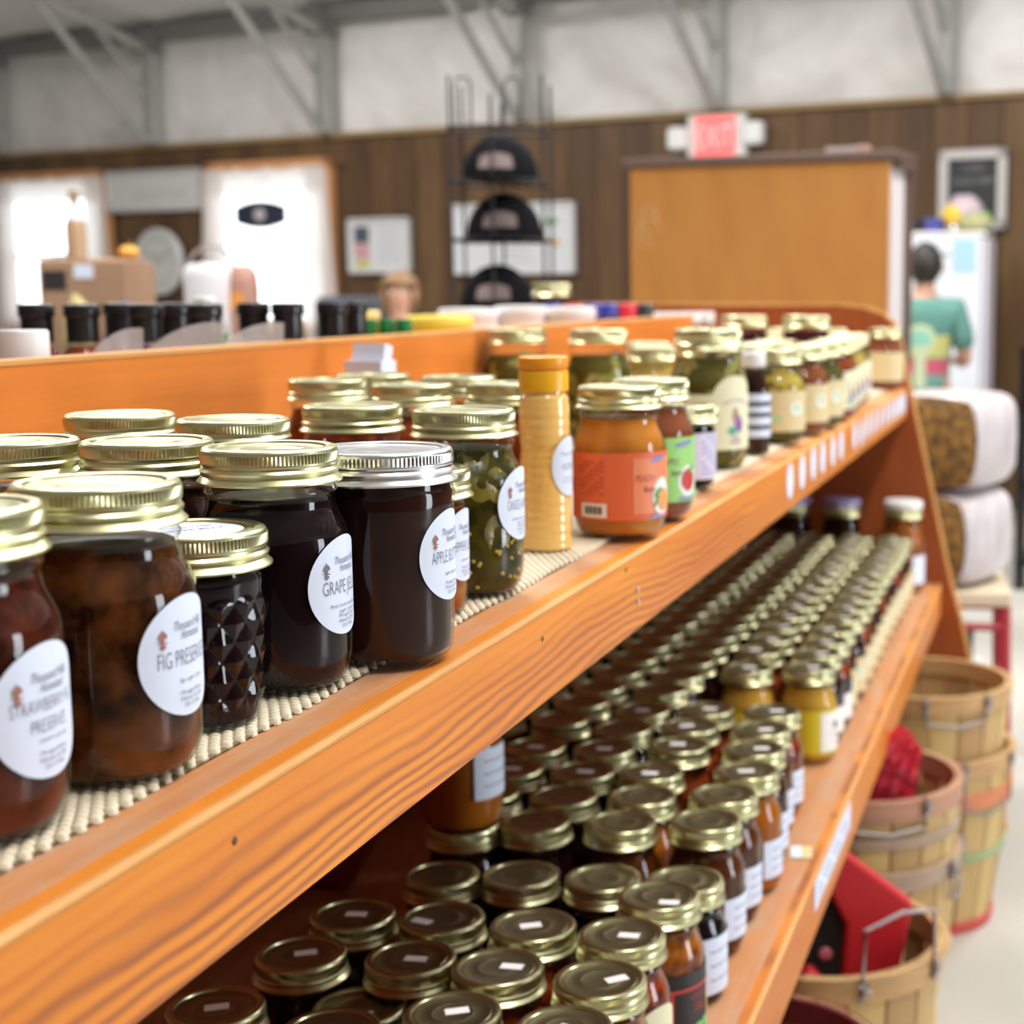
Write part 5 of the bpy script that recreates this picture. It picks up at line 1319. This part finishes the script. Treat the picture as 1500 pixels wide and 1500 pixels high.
MB().box((0, 0, 0.068), (0.094, 0.084, 0.012)).obj('box_lid', M('navy_lid', (0.08, 0.09, 0.26), 0.5), o, bevel=0.003)
o = empty('dark_bowl', (-0.81, 8.38, 1.516), WROT, 'dark rounded bowl on the fridge beside the cabinet', 'bowl')
MB().lathe([(0.03, 0.0), (0.05, 0.006), (0.066, 0.05), (0.068, 0.062), (0.060, 0.060), (0.04, 0.012)], 32).obj('bowl', M('dark_glaze', (0.03, 0.028, 0.035), 0.3), o, 40)
MB().lathe([(0.066, 0.060), (0.07, 0.062), (0.066, 0.066)], 32, cap0=False, cap1=False).obj('rim', M('dark_rim', (0.06, 0.055, 0.07), 0.3), o, 40)

SKIN = M('skin', (0.60, 0.33, 0.23), 0.5, sub=0.1)
def skin_mesh(name, m, parent, chains, sub=1, smooth=True):
    """chains: lists of (x, y, z, radius); chains that start on an earlier point join it"""
    verts, radii, edges, idx = [], [], [], {}
    for ch in chains:
        prev = None
        for (a, b_, c, r) in ch:
            key = (round(a, 4), round(b_, 4), round(c, 4))
            if key not in idx:
                idx[key] = len(verts); verts.append((a, b_, c)); radii.append(r)
            i = idx[key]
            if prev is not None and prev != i: edges.append((prev, i))
            prev = i
    me = bpy.data.meshes.new(name); me.from_pydata(verts, edges, [])
    o = put(name, me, parent)
    me.materials.append(m)
    sk = o.modifiers.new('skin', 'SKIN'); sk.use_smooth_shade = True
    if not me.skin_vertices: me.skin_vertices.new(name='skin')
    for v, r in zip(me.skin_vertices[0].data, radii):
        v.radius = (r, r) if not isinstance(r, tuple) else r
    me.skin_vertices[0].data[0].use_root = True
    ss = o.modifiers.new('sub', 'SUBSURF'); ss.levels = sub; ss.render_levels = sub
    return o
def person(loc, rz, height, hair, shirt, trousers, label, hair_kind='short', bend=0.35):
    k = height / 1.70
    root = empty('person', loc, rz, label, 'person', scale=(k, k, k))
    # faces -y; z up
    pel = (0, 0, 0.93, (0.135, 0.10)); chest = (0, 0.01, 1.24, (0.15, 0.10)); neck0 = (0, 0.012, 1.425, 0.062)
    body = [[pel, (0, 0, 1.06, (0.125, 0.09)), chest, (0, 0.012, 1.36, (0.11, 0.075)), neck0, (0, 0.004, 1.475, 0.052), (0, -0.004, 1.53, 0.070), (0, -0.006, 1.60, (0.078, 0.092)), (0, 0.0, 1.66, 0.055)]]
    fingers = []
    for s_ in (-1, 1):
        sh = (s_ * 0.165, 0.012, 1.365, 0.058); el = (s_ * 0.225, 0.03, 1.09, 0.043); wr = (s_ * 0.20, -0.17 - 0.05 * bend, 0.98 + 0.25 * bend, 0.028)
        palm = (s_ * 0.195, -0.235 - 0.05 * bend, 0.975 + 0.27 * bend, (0.036, 0.018))
        body.append([(0, 0.012, 1.36, (0.11, 0.075)), sh, (s_ * 0.20, 0.025, 1.22, 0.050), el, (s_ * 0.215, -0.06, 1.02 + 0.12 * bend, 0.038), wr, palm])
        for q in range(4):
            dx = (q - 1.5) * 0.019
            L = (0.072, 0.080, 0.076, 0.060)[q]
            b0 = Vector((palm[0] + dx, palm[1] - 0.03, palm[2])); 
            fingers.append([palm, (b0.x, b0.y, b0.z, 0.0095), (b0.x, b0.y - L * 0.5, b0.z - 0.008, 0.0088), (b0.x, b0.y - L * 0.85, b0.z - 0.030, 0.0080)])
        tb = Vector((palm[0] - s_ * 0.034, palm[1] + 0.014, palm[2] - 0.004))
        fingers.append([palm, (tb.x, tb.y, tb.z, 0.0105), (tb.x - s_ * 0.012, tb.y - 0.035, tb.z - 0.012, 0.0095), (tb.x - s_ * 0.010, tb.y - 0.06, tb.z - 0.022, 0.008)])
        hip = (s_ * 0.09, 0, 0.86, 0.088); kn_ = (s_ * 0.10, -0.012, 0.48, 0.058); an = (s_ * 0.105, 0.02, 0.09, 0.040)
        body.append([pel, hip, (s_ * 0.095, -0.006, 0.68, 0.075), kn_, (s_ * 0.103, 0.012, 0.32, 0.052), an, (s_ * 0.11, -0.06, 0.045, 0.040), (s_ * 0.115, -0.15, 0.035, 0.034)])
    skin_mesh('body', SKIN, root, body + fingers)
    sh_ch = [[(0, 0.002, 0.78, (0.165, 0.130)), (0, 0.002, 0.90, (0.158, 0.122)), (0, 0.002, 1.02, (0.152, 0.116)), (0, 0.012, 1.22, (0.175, 0.118)), (0, 0.013, 1.36, (0.135, 0.095)), (0, 0.013, 1.415, 0.078)]]
    for s_ in (-1, 1):
        sh_ch.append([(0, 0.013, 1.36, (0.135, 0.095)), (s_ * 0.168, 0.014, 1.362, 0.076), (s_ * 0.204, 0.026, 1.22, 0.074), (s_ * 0.222, 0.03, 1.12, 0.070)])
    skin_mesh('shirt', shirt, root, sh_ch)
    tr = [[(0, 0, 0.945, (0.145, 0.112)), (0, 0, 0.90, (0.15, 0.115))]]
    for s_ in (-1, 1): tr.append([(0, 0, 0.90, (0.15, 0.115)), (s_ * 0.092, 0, 0.84, 0.098), (s_ * 0.098, -0.006, 0.62, 0.086), (s_ * 0.102, -0.008, 0.45, 0.074), (s_ * 0.105, 0.016, 0.10, 0.062)])
    skin_mesh('trousers', trousers, root, tr)
    for s_ in (-1, 1):
        MB().ball((s_ * 0.113, -0.055, 0.036), (0.048, 0.135, 0.04), 20, 12, lambda p: Vector((p[0], p[1], max(p[2], -0.9)))).obj('shoe', M('dark_shoe', (0.04, 0.035, 0.035), 0.5), root, 'all')
        MB().ball((s_ * 0.090, 0.004, 1.585), (0.014, 0.022, 0.032), 14, 10).obj('ear', SKIN, root, 'all')
        MB().ball((s_ * 0.031, -0.098, 1.60), (0.013, 0.008, 0.008), 12, 8).obj('eye', M('eye_white', (0.75, 0.72, 0.70), 0.3), root, 'all')
    MB().ball((0, -0.108, 1.565), (0.014, 0.020, 0.022), 14, 10).obj('nose', SKIN, root, 'all')
    MB().ball((0, -0.096, 1.525), (0.024, 0.008, 0.007), 14, 8).obj('mouth', M('lips', (0.50, 0.17, 0.15), 0.4), root, 'all')
    def hf(p):
        n = 1 + 0.05 * mnoise.noise((p[0] * 5, p[1] * 5, p[2] * 5))
        if hair_kind == 'short':
            z = p[2]
            if p[1] < -0.35 and z < 0.25: return Vector((p[0] * 0.8, p[1] * 0.55, 0.25 + 0.4 * (z - 0.25) * 0.2))
            return Vector((p[0], p[1], z)) * n
        n = 1 + 0.10 * mnoise.noise((p[0] * 4, p[1] * 4, p[2] * 4))
        if p[1] < -0.30 and p[2] < 0.35: return Vector((p[0] * 0.9, p[1] * 0.45, 0.35 + 0.1 * (p[2] - 0.35)))
        return Vector((p[0], p[1], p[2] * (1.0 if p[2] > 0 else 1.25))) * n
    rad = (0.094, 0.112, 0.118) if hair_kind == 'short' else (0.118, 0.128, 0.130)
    MB().ball((0, 0.014, 1.605 if hair_kind == 'short' else 1.60), rad, 36, 24, hf).obj('hair', hair, root, 'all')
    return root
def tee():
    """teal cotton; the back carries a flat print: pale palm-like tree over yellow and pink bands"""
    m, nt, s = nodes_of('teal_shirt_print')
    t = nt.nodes.new('ShaderNodeTexCoord'); sx = nt.nodes.new('ShaderNodeSeparateXYZ'); nt.links.new(t.outputs['Object'], sx.inputs[0])
    X, Y, Z = sx.outputs
    def band(v, lo, hi): return math_n(nt, 'MULTIPLY', math_n(nt, 'GREATER_THAN', v, lo), math_n(nt, 'LESS_THAN', v, hi))
    back = math_n(nt, 'MULTIPLY', math_n(nt, 'GREATER_THAN', Y, 0.03), band(X, -0.150, 0.150))
    c = (0.115, 0.285, 0.245)
    c = mixc(nt, c, (0.62, 0.62, 0.22), math_n(nt, 'MULTIPLY', back, band(Z, 1.095, 1.215)))
    c = mixc(nt, c, (0.66, 0.12, 0.20), math_n(nt, 'MULTIPLY', back, band(Z, 1.005, 1.085)))
    c = mixc(nt, c, (0.20, 0.40, 0.36), math_n(nt, 'MULTIPLY', back, band(Z, 0.955, 0.998)))
    trunk = math_n(nt, 'MULTIPLY', band(X, -0.005, 0.055), band(Z, 0.93, 1.16))
    dx = math_n(nt, 'DIVIDE', math_n(nt, 'SUBTRACT', X, 0.025), 0.085); dz = math_n(nt, 'DIVIDE', math_n(nt, 'SUBTRACT', Z, 1.195), 0.080)
    rr = math_n(nt, 'ADD', math_n(nt, 'MULTIPLY', dx, dx), math_n(nt, 'MULTIPLY', dz, dz))
    crown = math_n(nt, 'LESS_THAN', rr, 1.0); inner = math_n(nt, 'LESS_THAN', rr, 0.5)
    c = mixc(nt, c, (0.62, 0.70, 0.42), math_n(nt, 'MULTIPLY', back, crown))
    c = mixc(nt, c, (0.30, 0.62, 0.50), math_n(nt, 'MULTIPLY', back, inner))
    c = mixc(nt, c, (0.62, 0.72, 0.48), math_n(nt, 'MULTIPLY', back, trunk))
    nt.links.new(c, s.inputs['Base Color']); s.inputs['Roughness'].default_value = 0.85
    return m
HAIRB = M('black_hair', (0.018, 0.014, 0.013), 0.55, 0, (0.035, 0.028, 0.025), 90)
HAIRF = M('fair_hair', (0.36, 0.22, 0.11), 0.6, 0, (0.20, 0.11, 0.06), 40)
person((-0.640, 7.31, 0), R(180 + 8), 1.42, HAIRB, tee(), M('dark_trousers', (0.05, 0.055, 0.08), 0.8), 'dark-haired person in a teal printed T-shirt seen from behind')
person((-2.92, 6.62, 0), R(15), 1.285, HAIRF, M('pale_top', (0.55, 0.36, 0.30), 0.8), M('blue_jeans', (0.08, 0.11, 0.22), 0.8), 'fair-haired person whose head shows above the syrup bottles', 'wavy')
o = empty('office_chair', (-3.60, 7.55, 0), R(25), 'dark blue-grey chair back left of the fair-haired person', 'chair')
CH = M('blue_grey_fabric', (0.075, 0.085, 0.11), 0.8)
MB().box((0, 0.03, 0.98), (0.36, 0.08, 0.42)).obj('backrest', CH, o, bevel=0.05)
MB().box((0, -0.2, 0.60), (0.42, 0.44, 0.09)).obj('seat', CH, o, bevel=0.03)
MB().tube([(0, 0.05, 0.8), (0, 0.08, 0.62), (0, 0.0, 0.56)], 0.02, 8).obj('back_strut', BLACKP, o, True)
MB().tube([(0, -0.2, 0.56), (0, -0.2, 0.10)], 0.025, 10).obj('column', BLACKP, o, True)
for q in range(5):
    a = q * 2 * pi / 5
    MB().tube([(0, -0.2, 0.11), (0.26 * cos(a), -0.2 + 0.26 * sin(a), 0.06)], [0.025, 0.016], 8).obj('leg', BLACKP, o, True)
    MB().ball((0.26 * cos(a), -0.2 + 0.26 * sin(a), 0.03), 0.03, 12, 8).obj('castor', BLACKP, o, 'all')

# ================================================================== baskets in front of the shelf
SL = [wood('basket_stave_%d' % i, a, b_, c, 2, 0.6, 0.7, grain=30.0) for i, (a, b_, c) in enumerate((
    ((0.55, 0.36, 0.15), (0.42, 0.25, 0.09), (0.64, 0.45, 0.22)), ((0.46, 0.28, 0.12), (0.34, 0.19, 0.07), (0.55, 0.37, 0.18)), ((0.62, 0.44, 0.17), (0.50, 0.32, 0.11), (0.70, 0.52, 0.25))))]
def hoopwood(name, c): return M(name, c, 0.6, 0, tuple(x * 0.78 for x in c), 14, (1, 1, 6))
TANH = hoopwood('tan_hoop', (0.58, 0.35, 0.15)); PINKH = hoopwood('pinkish_hoop', (0.52, 0.26, 0.17)); ORH = hoopwood('orange_hoop', (0.70, 0.24, 0.11))
GRH = hoopwood('green_hoop', (0.33, 0.42, 0.22)); REDH = hoopwood('red_hoop', (0.60, 0.08, 0.07)); GREYH = hoopwood('greyed_hoop', (0.42, 0.30, 0.22)); MARH = hoopwood('maroon_hoop', (0.20, 0.03, 0.03))
BWIRE = M('basket_wire', (0.34, 0.32, 0.33), 0.4, 0.8)
def basket(loc, rt, rb, h, hoops, label, rz=0.0, handle=None, n=18, group='bushel baskets beside the shelf'):
    o = empty('bushel_basket', loc, rz, label, 'basket', group)
    am = pi / n * 0.93
    meshes = []
    for m in SL:
        mb = MB(); vs, fs = [], []
        for v in range(6):
            f = v / 5; r = rb + (rt - rb) * f + 0.006 * sin(pi * f)
            for a in (-am, -am / 3, am / 3, am):
                for d in (0, -0.003): vs.append(((r + d) * cos(a), (r + d) * sin(a), h * f))
        for v in range(5):
            for q in range(3):
                a0 = v * 8 + q * 2
                fs.append((a0, a0 + 2, a0 + 10, a0 + 8)); fs.append((a0 + 1, a0 + 9, a0 + 11, a0 + 3))
            fs.append((v * 8, v * 8 + 8, v * 8 + 9, v * 8 + 1)); fs.append((v * 8 + 6, v * 8 + 7, v * 8 + 15, v * 8 + 14))
        for q in range(3):
            fs.append((q * 2, q * 2 + 1, q * 2 + 3, q * 2 + 2)); a0 = 40 + q * 2; fs.append((a0, a0 + 2, a0 + 3, a0 + 1))
        meshes.append(mb.add(vs, fs).mesh('stave', m, True))
    for i in range(n):
        put('stave', meshes[(i * 5 + int(loc[1] * 10)) % 3], o, rot=(0, 0, 2 * pi * i / n))
    MB().lathe([(rb - 0.004, 0.004), (rb - 0.003, 0.012)], 36).obj('floor_disc', SL[1], o)
    for (z0, z1, m, inner) in hoops:
        r0 = rb + (rt - rb) * z0 / h + 0.006 * sin(pi * z0 / h); r1 = rb + (rt - rb) * z1 / h + 0.006 * sin(pi * min(1, z1 / h))
        MB().lathe([(r0 + 0.0005, z0), (r0 + 0.006, z0 + 0.001), (r1 + 0.006, z1 - 0.001), (r1 + 0.0005, z1)], 64, cap0=False, cap1=False).obj('hoop', m, o, 30)
        if inner: MB().lathe([(r0 - 0.0035, z0), (r0 - 0.009, z0 + 0.001), (r1 - 0.009, z1 - 0.001), (r1 - 0.0035, z1)], 64, cap0=False, cap1=False).obj('inner_hoop', m, o, 30)
    if handle:
        a, sgn = handle
        rr = rt + 0.008
        pts = [(rr * cos(a - 0.36), rr * sin(a - 0.36), h - 0.03), (rr * cos(a - 0.36), rr * sin(a - 0.36), h + 0.002), (rr * cos(a - 0.35), rr * sin(a - 0.35), h + 0.065 * sgn), (rr * cos(a) * 0.97, rr * sin(a) * 0.97, h + 0.078 * sgn),
               (rr * cos(a + 0.35), rr * sin(a + 0.35), h + 0.065 * sgn), (rr * cos(a + 0.36), rr * sin(a + 0.36), h + 0.002), (rr * cos(a + 0.36), rr * sin(a + 0.36), h - 0.03)]
        MB().tube(pts, 0.0028, 8).obj('wire_handle', BWIRE, o, True)
        tw = MB()
        for e in (-0.36, 0.36):
            for q in range(3): tw.tube([((rr + 0.006) * cos(a + e + (q - 1) * 0.05), (rr + 0.006) * sin(a + e + (q - 1) * 0.05), h - 0.030 + 0.006 * q), ((rr + 0.006) * cos(a + e - (q - 1) * 0.04), (rr + 0.006) * sin(a + e - (q - 1) * 0.04), h - 0.006)], 0.0022, 6)
        tw.obj('wire_twist', BWIRE, o)
    return o
RT, RB, BH = 0.165, 0.125, 0.335
NEST = 0.125
def topz(z): return z - BH
basket((-0.245, 3.000, 0.0), RT + 0.004, RB + 0.004, 0.352, [(0.318, 0.352, TANH, 1), (0.255, 0.288, ORH, 0), (0.150, 0.166, GRH, 0), (0.0, 0.022, REDH, 0)], 'lower basket of the far stack, with orange, green and red hoops', 0.2, (-0.9, -1.4))
basket((-0.250, 3.000, 0.141), RT, RB, BH, [(0.300, 0.335, TANH, 1), (0.0, 0.02, TANH, 0)], 'upper empty basket nested on the far stack', 0.5, (-1.6, -0.75))
basket((-0.312, 2.500, 0.0), RT, RB, 0.318, [(0.285, 0.318, GREYH, 1), (0.14, 0.155, TANH, 0), (0.0, 0.02, TANH, 0)], 'lower basket of the middle stack, grey-tan hoop', 0.3, (-0.35, -1.0))
basket((-0.312, 2.500, 0.100), RT, RB, BH, [(0.300, 0.335, PINKH, 1), (0.255, 0.275, GREYH, 0), (0.0, 0.02, TANH, 0)], 'upper basket of the middle stack holding a red quilted cloth', 0.1, (-1.25, -0.7))
basket((-0.306, 2.060, 0.0), RT, RB, 0.345, [(0.308, 0.345, TANH, 1), (0.15, 0.165, TANH, 0), (0.0, 0.02, TANH, 0)], 'tan basket with raised wire handle and a red and black bag', 0.0, (-0.75, 1.0))
basket((-0.330, 1.690, 0.0), 0.152, 0.118, 0.345, [(0.312, 0.345, MARH, 1), (0.15, 0.165, TANH, 0), (0.0, 0.02, TANH, 0)], 'nearest basket at the bottom edge with maroon rim and red filling', 0.0, (-0.2, 0.5))
# what is in them
REDQ = M('red_quilting', (0.80, 0.030, 0.075), 0.55, 0, (0.90, 0.16, 0.22), 75, p=(0.5, 0.7))
REDB = M('red_fabric', (0.55, 0.012, 0.02), 0.5)
REDD = M('dark_red_fabric', (0.22, 0.012, 0.02), 0.6)
BLK = M('black_fabric', (0.012, 0.011, 0.012), 0.7)
o = empty('red_quilted_cloth', (-0.300, 2.44, 0.118), R(4), 'bright red quilted cloth sticking up out of the middle basket', 'cloth')
def qf(sgn):
    def fn(u, v):
        return ((-0.10 + 0.155 * v * v) * (1 - u) + (0.045 + 0.050 * v) * u, sgn * (0.016 + 0.005 * abs(sin(u * 13)) * abs(sin(v * 30))) - 0.06 * (v - 0.6), 0.415 * v * (1 - 0.10 * u * u))
    return fn
MB().sheet(qf(1), 40, 60).sheet(qf(-1), 40, 60).obj('quilt_fold', REDQ, o, 'all')
MB().box((-0.02, 0.03, 0.12), (0.14, 0.08, 0.20)).obj('inner_fold', REDB, o, bevel=0.02)
o = empty('red_black_bag', (-0.335, 2.045, 0.006), R(20), 'red and black tote bag standing in the tan basket', 'bag')
def sidewall(pts, y0, y1):
    n = len(pts)
    return MB().add([(a, y0, b_) for a, b_ in pts] + [(a, y1, b_) for a, b_ in pts], [tuple(range(n)), tuple(reversed(range(n, 2 * n)))] + [(q, (q + 1) % n, (q + 1) % n + n, q + n) for q in range(n)])
sidewall([(-0.12, 0.0), (0.055, 0.0), (0.085, 0.30), (0.055, 0.44), (0.010, 0.475), (-0.12, 0.475)], -0.03, 0.02).obj('black_front', BLK, o, bevel=0.008)
sidewall([(0.040, 0.0), (0.078, 0.0), (0.150, 0.385), (0.120, 0.410), (0.020, 0.490), (-0.005, 0.478), (0.055, 0.36)], -0.045, -0.02).obj('red_binding', REDB, o, bevel=0.006)
sidewall([(0.07, 0.06), (0.10, 0.05), (0.155, 0.36), (0.115, 0.405), (0.06, 0.30)], -0.02, 0.05).obj('red_gusset', REDD, o, bevel=0.01)
MB().ball((-0.01, -0.06, 0.26), (0.05, 0.03, 0.05), 18, 12, lambda p: p * (1 + 0.1 * sin(9 * p[0] + 6 * p[2]))).obj('red_fold', REDB, o, 'all')
MB().ball((0.03, -0.032, 0.315), (0.010, 0.004, 0.010), 12, 8).obj('snap', M('pink_snap', (0.62, 0.16, 0.20), 0.4), o, 'all')
o = empty('red_onion_sack', (-0.330, 1.690, 0.02), 0, 'red mesh sack filling the nearest basket', 'sack')
MB().ball((0, 0, 0.15), (0.110, 0.110, 0.150), 32, 20, lambda p: p * (1 + 0.06 * mnoise.noise((p[0] * 3, p[1] * 3, p[2] * 3)))).obj('mesh_sack', M('red_mesh', (0.42, 0.008, 0.012), 0.45, 0, (0.16, 0.004, 0.006), 90), o, 'all')
MB().tube([(0.09 * cos(t) , 0.09 * sin(t), 0.262 + 0.01 * sin(3 * t)) for t in [2 * pi * q / 24 for q in range(24)]], 0.004, 6, True).obj('drawstring', M('dark_red_cord', (0.20, 0.02, 0.02), 0.6), o, True)

# ================================================================== bales on the red stool
st = empty('red_stool', (-0.295, 4.10, 0), R(6), 'red metal stool with a pale wooden seat carrying two bales', 'stool')
STR = M('red_metal', (0.36, 0.02, 0.035), 0.4)
MB().span((-0.17, -0.15, 0.425), (0.165, 0.17, 0.462)).obj('seat', M('pale_seat', (0.62, 0.52, 0.38), 0.6), st, bevel=0.006)
for sx in (-1, 1):
    for sy in (-1, 1): MB().tube([(sx * 0.150, sy * 0.13, 0.44), (sx * 0.160, sy * 0.14, 0.0)], 0.016, 10).obj('leg', STR, st, True)
for sy in (-1, 1): MB().tube([(-0.156, sy * 0.136, 0.37), (0.156, sy * 0.136, 0.37)], 0.010, 8).obj('rung', STR, st, True)
for sx in (-1, 1): MB().tube([(sx * 0.155, -0.135, 0.22), (sx * 0.155, 0.135, 0.22)], 0.010, 8).obj('rung', STR, st, True)
WRAP = M('crinkled_plastic', (0.62, 0.575, 0.60), 0.3, 0, (0.44, 0.39, 0.40), 16, (1, 1, 0.45), b=0.6)
SEEDM = M('seed_mix', (0.065, 0.042, 0.018), 0.6, 0, (0.40, 0.21, 0.04), 55, p=(0.36, 0.70))
def superq(e):
    def f(p):
        return Vector([math.copysign(abs(c) ** e, c) for c in p])
    return f
for (z, rz, lab) in ((0.464, R(-24), 'lower plastic-wrapped seed bale resting on the red stool'), (0.713, R(-20), 'upper plastic-wrapped seed bale on top of the other')):
    o = empty('seed_bale', (-0.300 if z < 0.6 else -0.290, 4.13, z), rz, lab, 'bale', 'seed bales on the stool')
    se = superq(0.42)
    def bag(p):
        q = se(p); n_ = 0.02 * mnoise.noise((q[0] * 3, q[1] * 3, q[2] * 3)) + 0.012 * mnoise.noise((q[0] * 9, q[1] * 9, q[2] * 9))
        return q * (1 + n_)
    MB().ball((0, 0, 0.124), (0.150, 0.150, 0.124), 56, 36, bag).obj('plastic_wrap', WRAP, o, 'all')
    def win(u, v):
        a = 2 * u - 1; b_ = 2 * v - 1
        a2 = a * math.sqrt(max(0, 1 - b_ * b_ / 2)); b2 = b_ * math.sqrt(max(0, 1 - a * a / 2))
        return (-0.004 + 0.144 * (0.5 * a + 0.5 * a2), -0.156 + 0.014 * (a2 * a2 + b2 * b2) ** 2, 0.124 + 0.118 * (0.5 * b_ + 0.5 * b2))
    MB().sheet(win, 20, 20).obj('seed_window', SEEDM, o, 'all')
o = empty('white_carton', (-0.275, 4.30, 0.0), R(10), 'white carton on the floor under the red stool', 'carton')
MB().box((0, 0, 0.10), (0.16, 0.12, 0.20)).obj('box_body', M('carton_white', (0.66, 0.70, 0.74), 0.6), o, bevel=0.003)
MB().box((0.03, -0.061, 0.13), (0.06, 0.002, 0.05)).obj('red_print', M('carton_red', (0.55, 0.10, 0.12), 0.6), o)
o = empty('black_tin', (-0.275, 4.30, 0.203), 0, 'dark tin on the white carton below the stool', 'tin')
MB().lathe([(0.048, 0.0), (0.05, 0.002), (0.05, 0.07), (0.052, 0.072), (0.052, 0.085), (0.05, 0.088)], 32).obj('tin_body', M('tin_dark', (0.04, 0.045, 0.055), 0.4), o, 40)
MB().lathe([(0.052, 0.0885), (0.053, 0.09), (0.053, 0.10), (0.05, 0.102)], 32).obj('tin_lid', M('tin_lid', (0.10, 0.10, 0.12), 0.4), o, 40)

# ================================================================== right edge of the picture
o = empty('paper_scrap', (-0.285, 1.745, ZL + 0.0005), R(10), 'small cream and white card lying at the front of the lower shelf', 'card')
MB().box((0, 0, 0.0006), (0.026, 0.040, 0.0008)).obj('card_sheet', M('cream_card', (0.66, 0.56, 0.28), 0.6), o)
MB().box((-0.006, 0, 0.0012), (0.012, 0.038, 0.0006)).obj('white_strip', PAPER, o)
rk2 = empty('black_shelving', (0.32, 6.60, 0), R(-10), 'black metal shelving cut off by the right edge', 'shelving')
for sx in (-0.45, 0.45):
    for sy in (-0.2, 0.2): MB().span((sx - 0.02, sy - 0.02, 0.0), (sx + 0.02, sy + 0.02, 1.0)).obj('upright', BLACKP, rk2)
for z in (0.10, 0.42, 0.75): MB().span((-0.47, -0.22, z), (0.47, 0.22, z + 0.03)).obj('metal_shelf', BLACKP, rk2)
SP = Matrix.Translation((0.32, 6.60, 0)) @ Matrix.Rotation(R(-10), 4, 'Z')
def simple_at(p, *a, **k): return simple(a[0], SP @ Vector(p), *a[1:], **k)
simple_at((-0.36, -0.05, 0.78), 'red_tub', [(0.10, 0), (0.115, 0.005), (0.125, 0.11), (0.12, 0.13)], M('faded_red_tub', (0.55, 0.20, 0.19), 0.5), 'faded red tub on the black shelving at the right edge', 'tub', None,
          [(0.122, 0.128), (0.128, 0.13), (0.120, 0.15), (0.08, 0.155)], M('pale_red_lid', (0.60, 0.38, 0.40), 0.5), capname='lid')
simple_at((-0.36, -0.05, 0.45), 'white_jug', [(0.07, 0), (0.08, 0.005), (0.08, 0.16), (0.06, 0.19), (0.03, 0.21)], M('jug_white', (0.62, 0.64, 0.56), 0.4), 'pale jug on the middle black shelf at the right edge', 'jug', None,
          [(0.03, 0.209), (0.034, 0.211), (0.034, 0.235), (0.03, 0.238)], WHITEP)
simple_at((-0.36, -0.06, 0.13), 'yellow_jug', [(0.075, 0), (0.085, 0.005), (0.085, 0.15), (0.065, 0.17)], M('jug_yellow', (0.80, 0.66, 0.02), 0.4), 'yellow jug on the lowest black shelf at the right edge', 'jug', None,
          [(0.064, 0.169), (0.066, 0.171), (0.060, 0.22), (0.04, 0.24)], M('jug_top_white', (0.74, 0.78, 0.80), 0.4), capname='white_top')
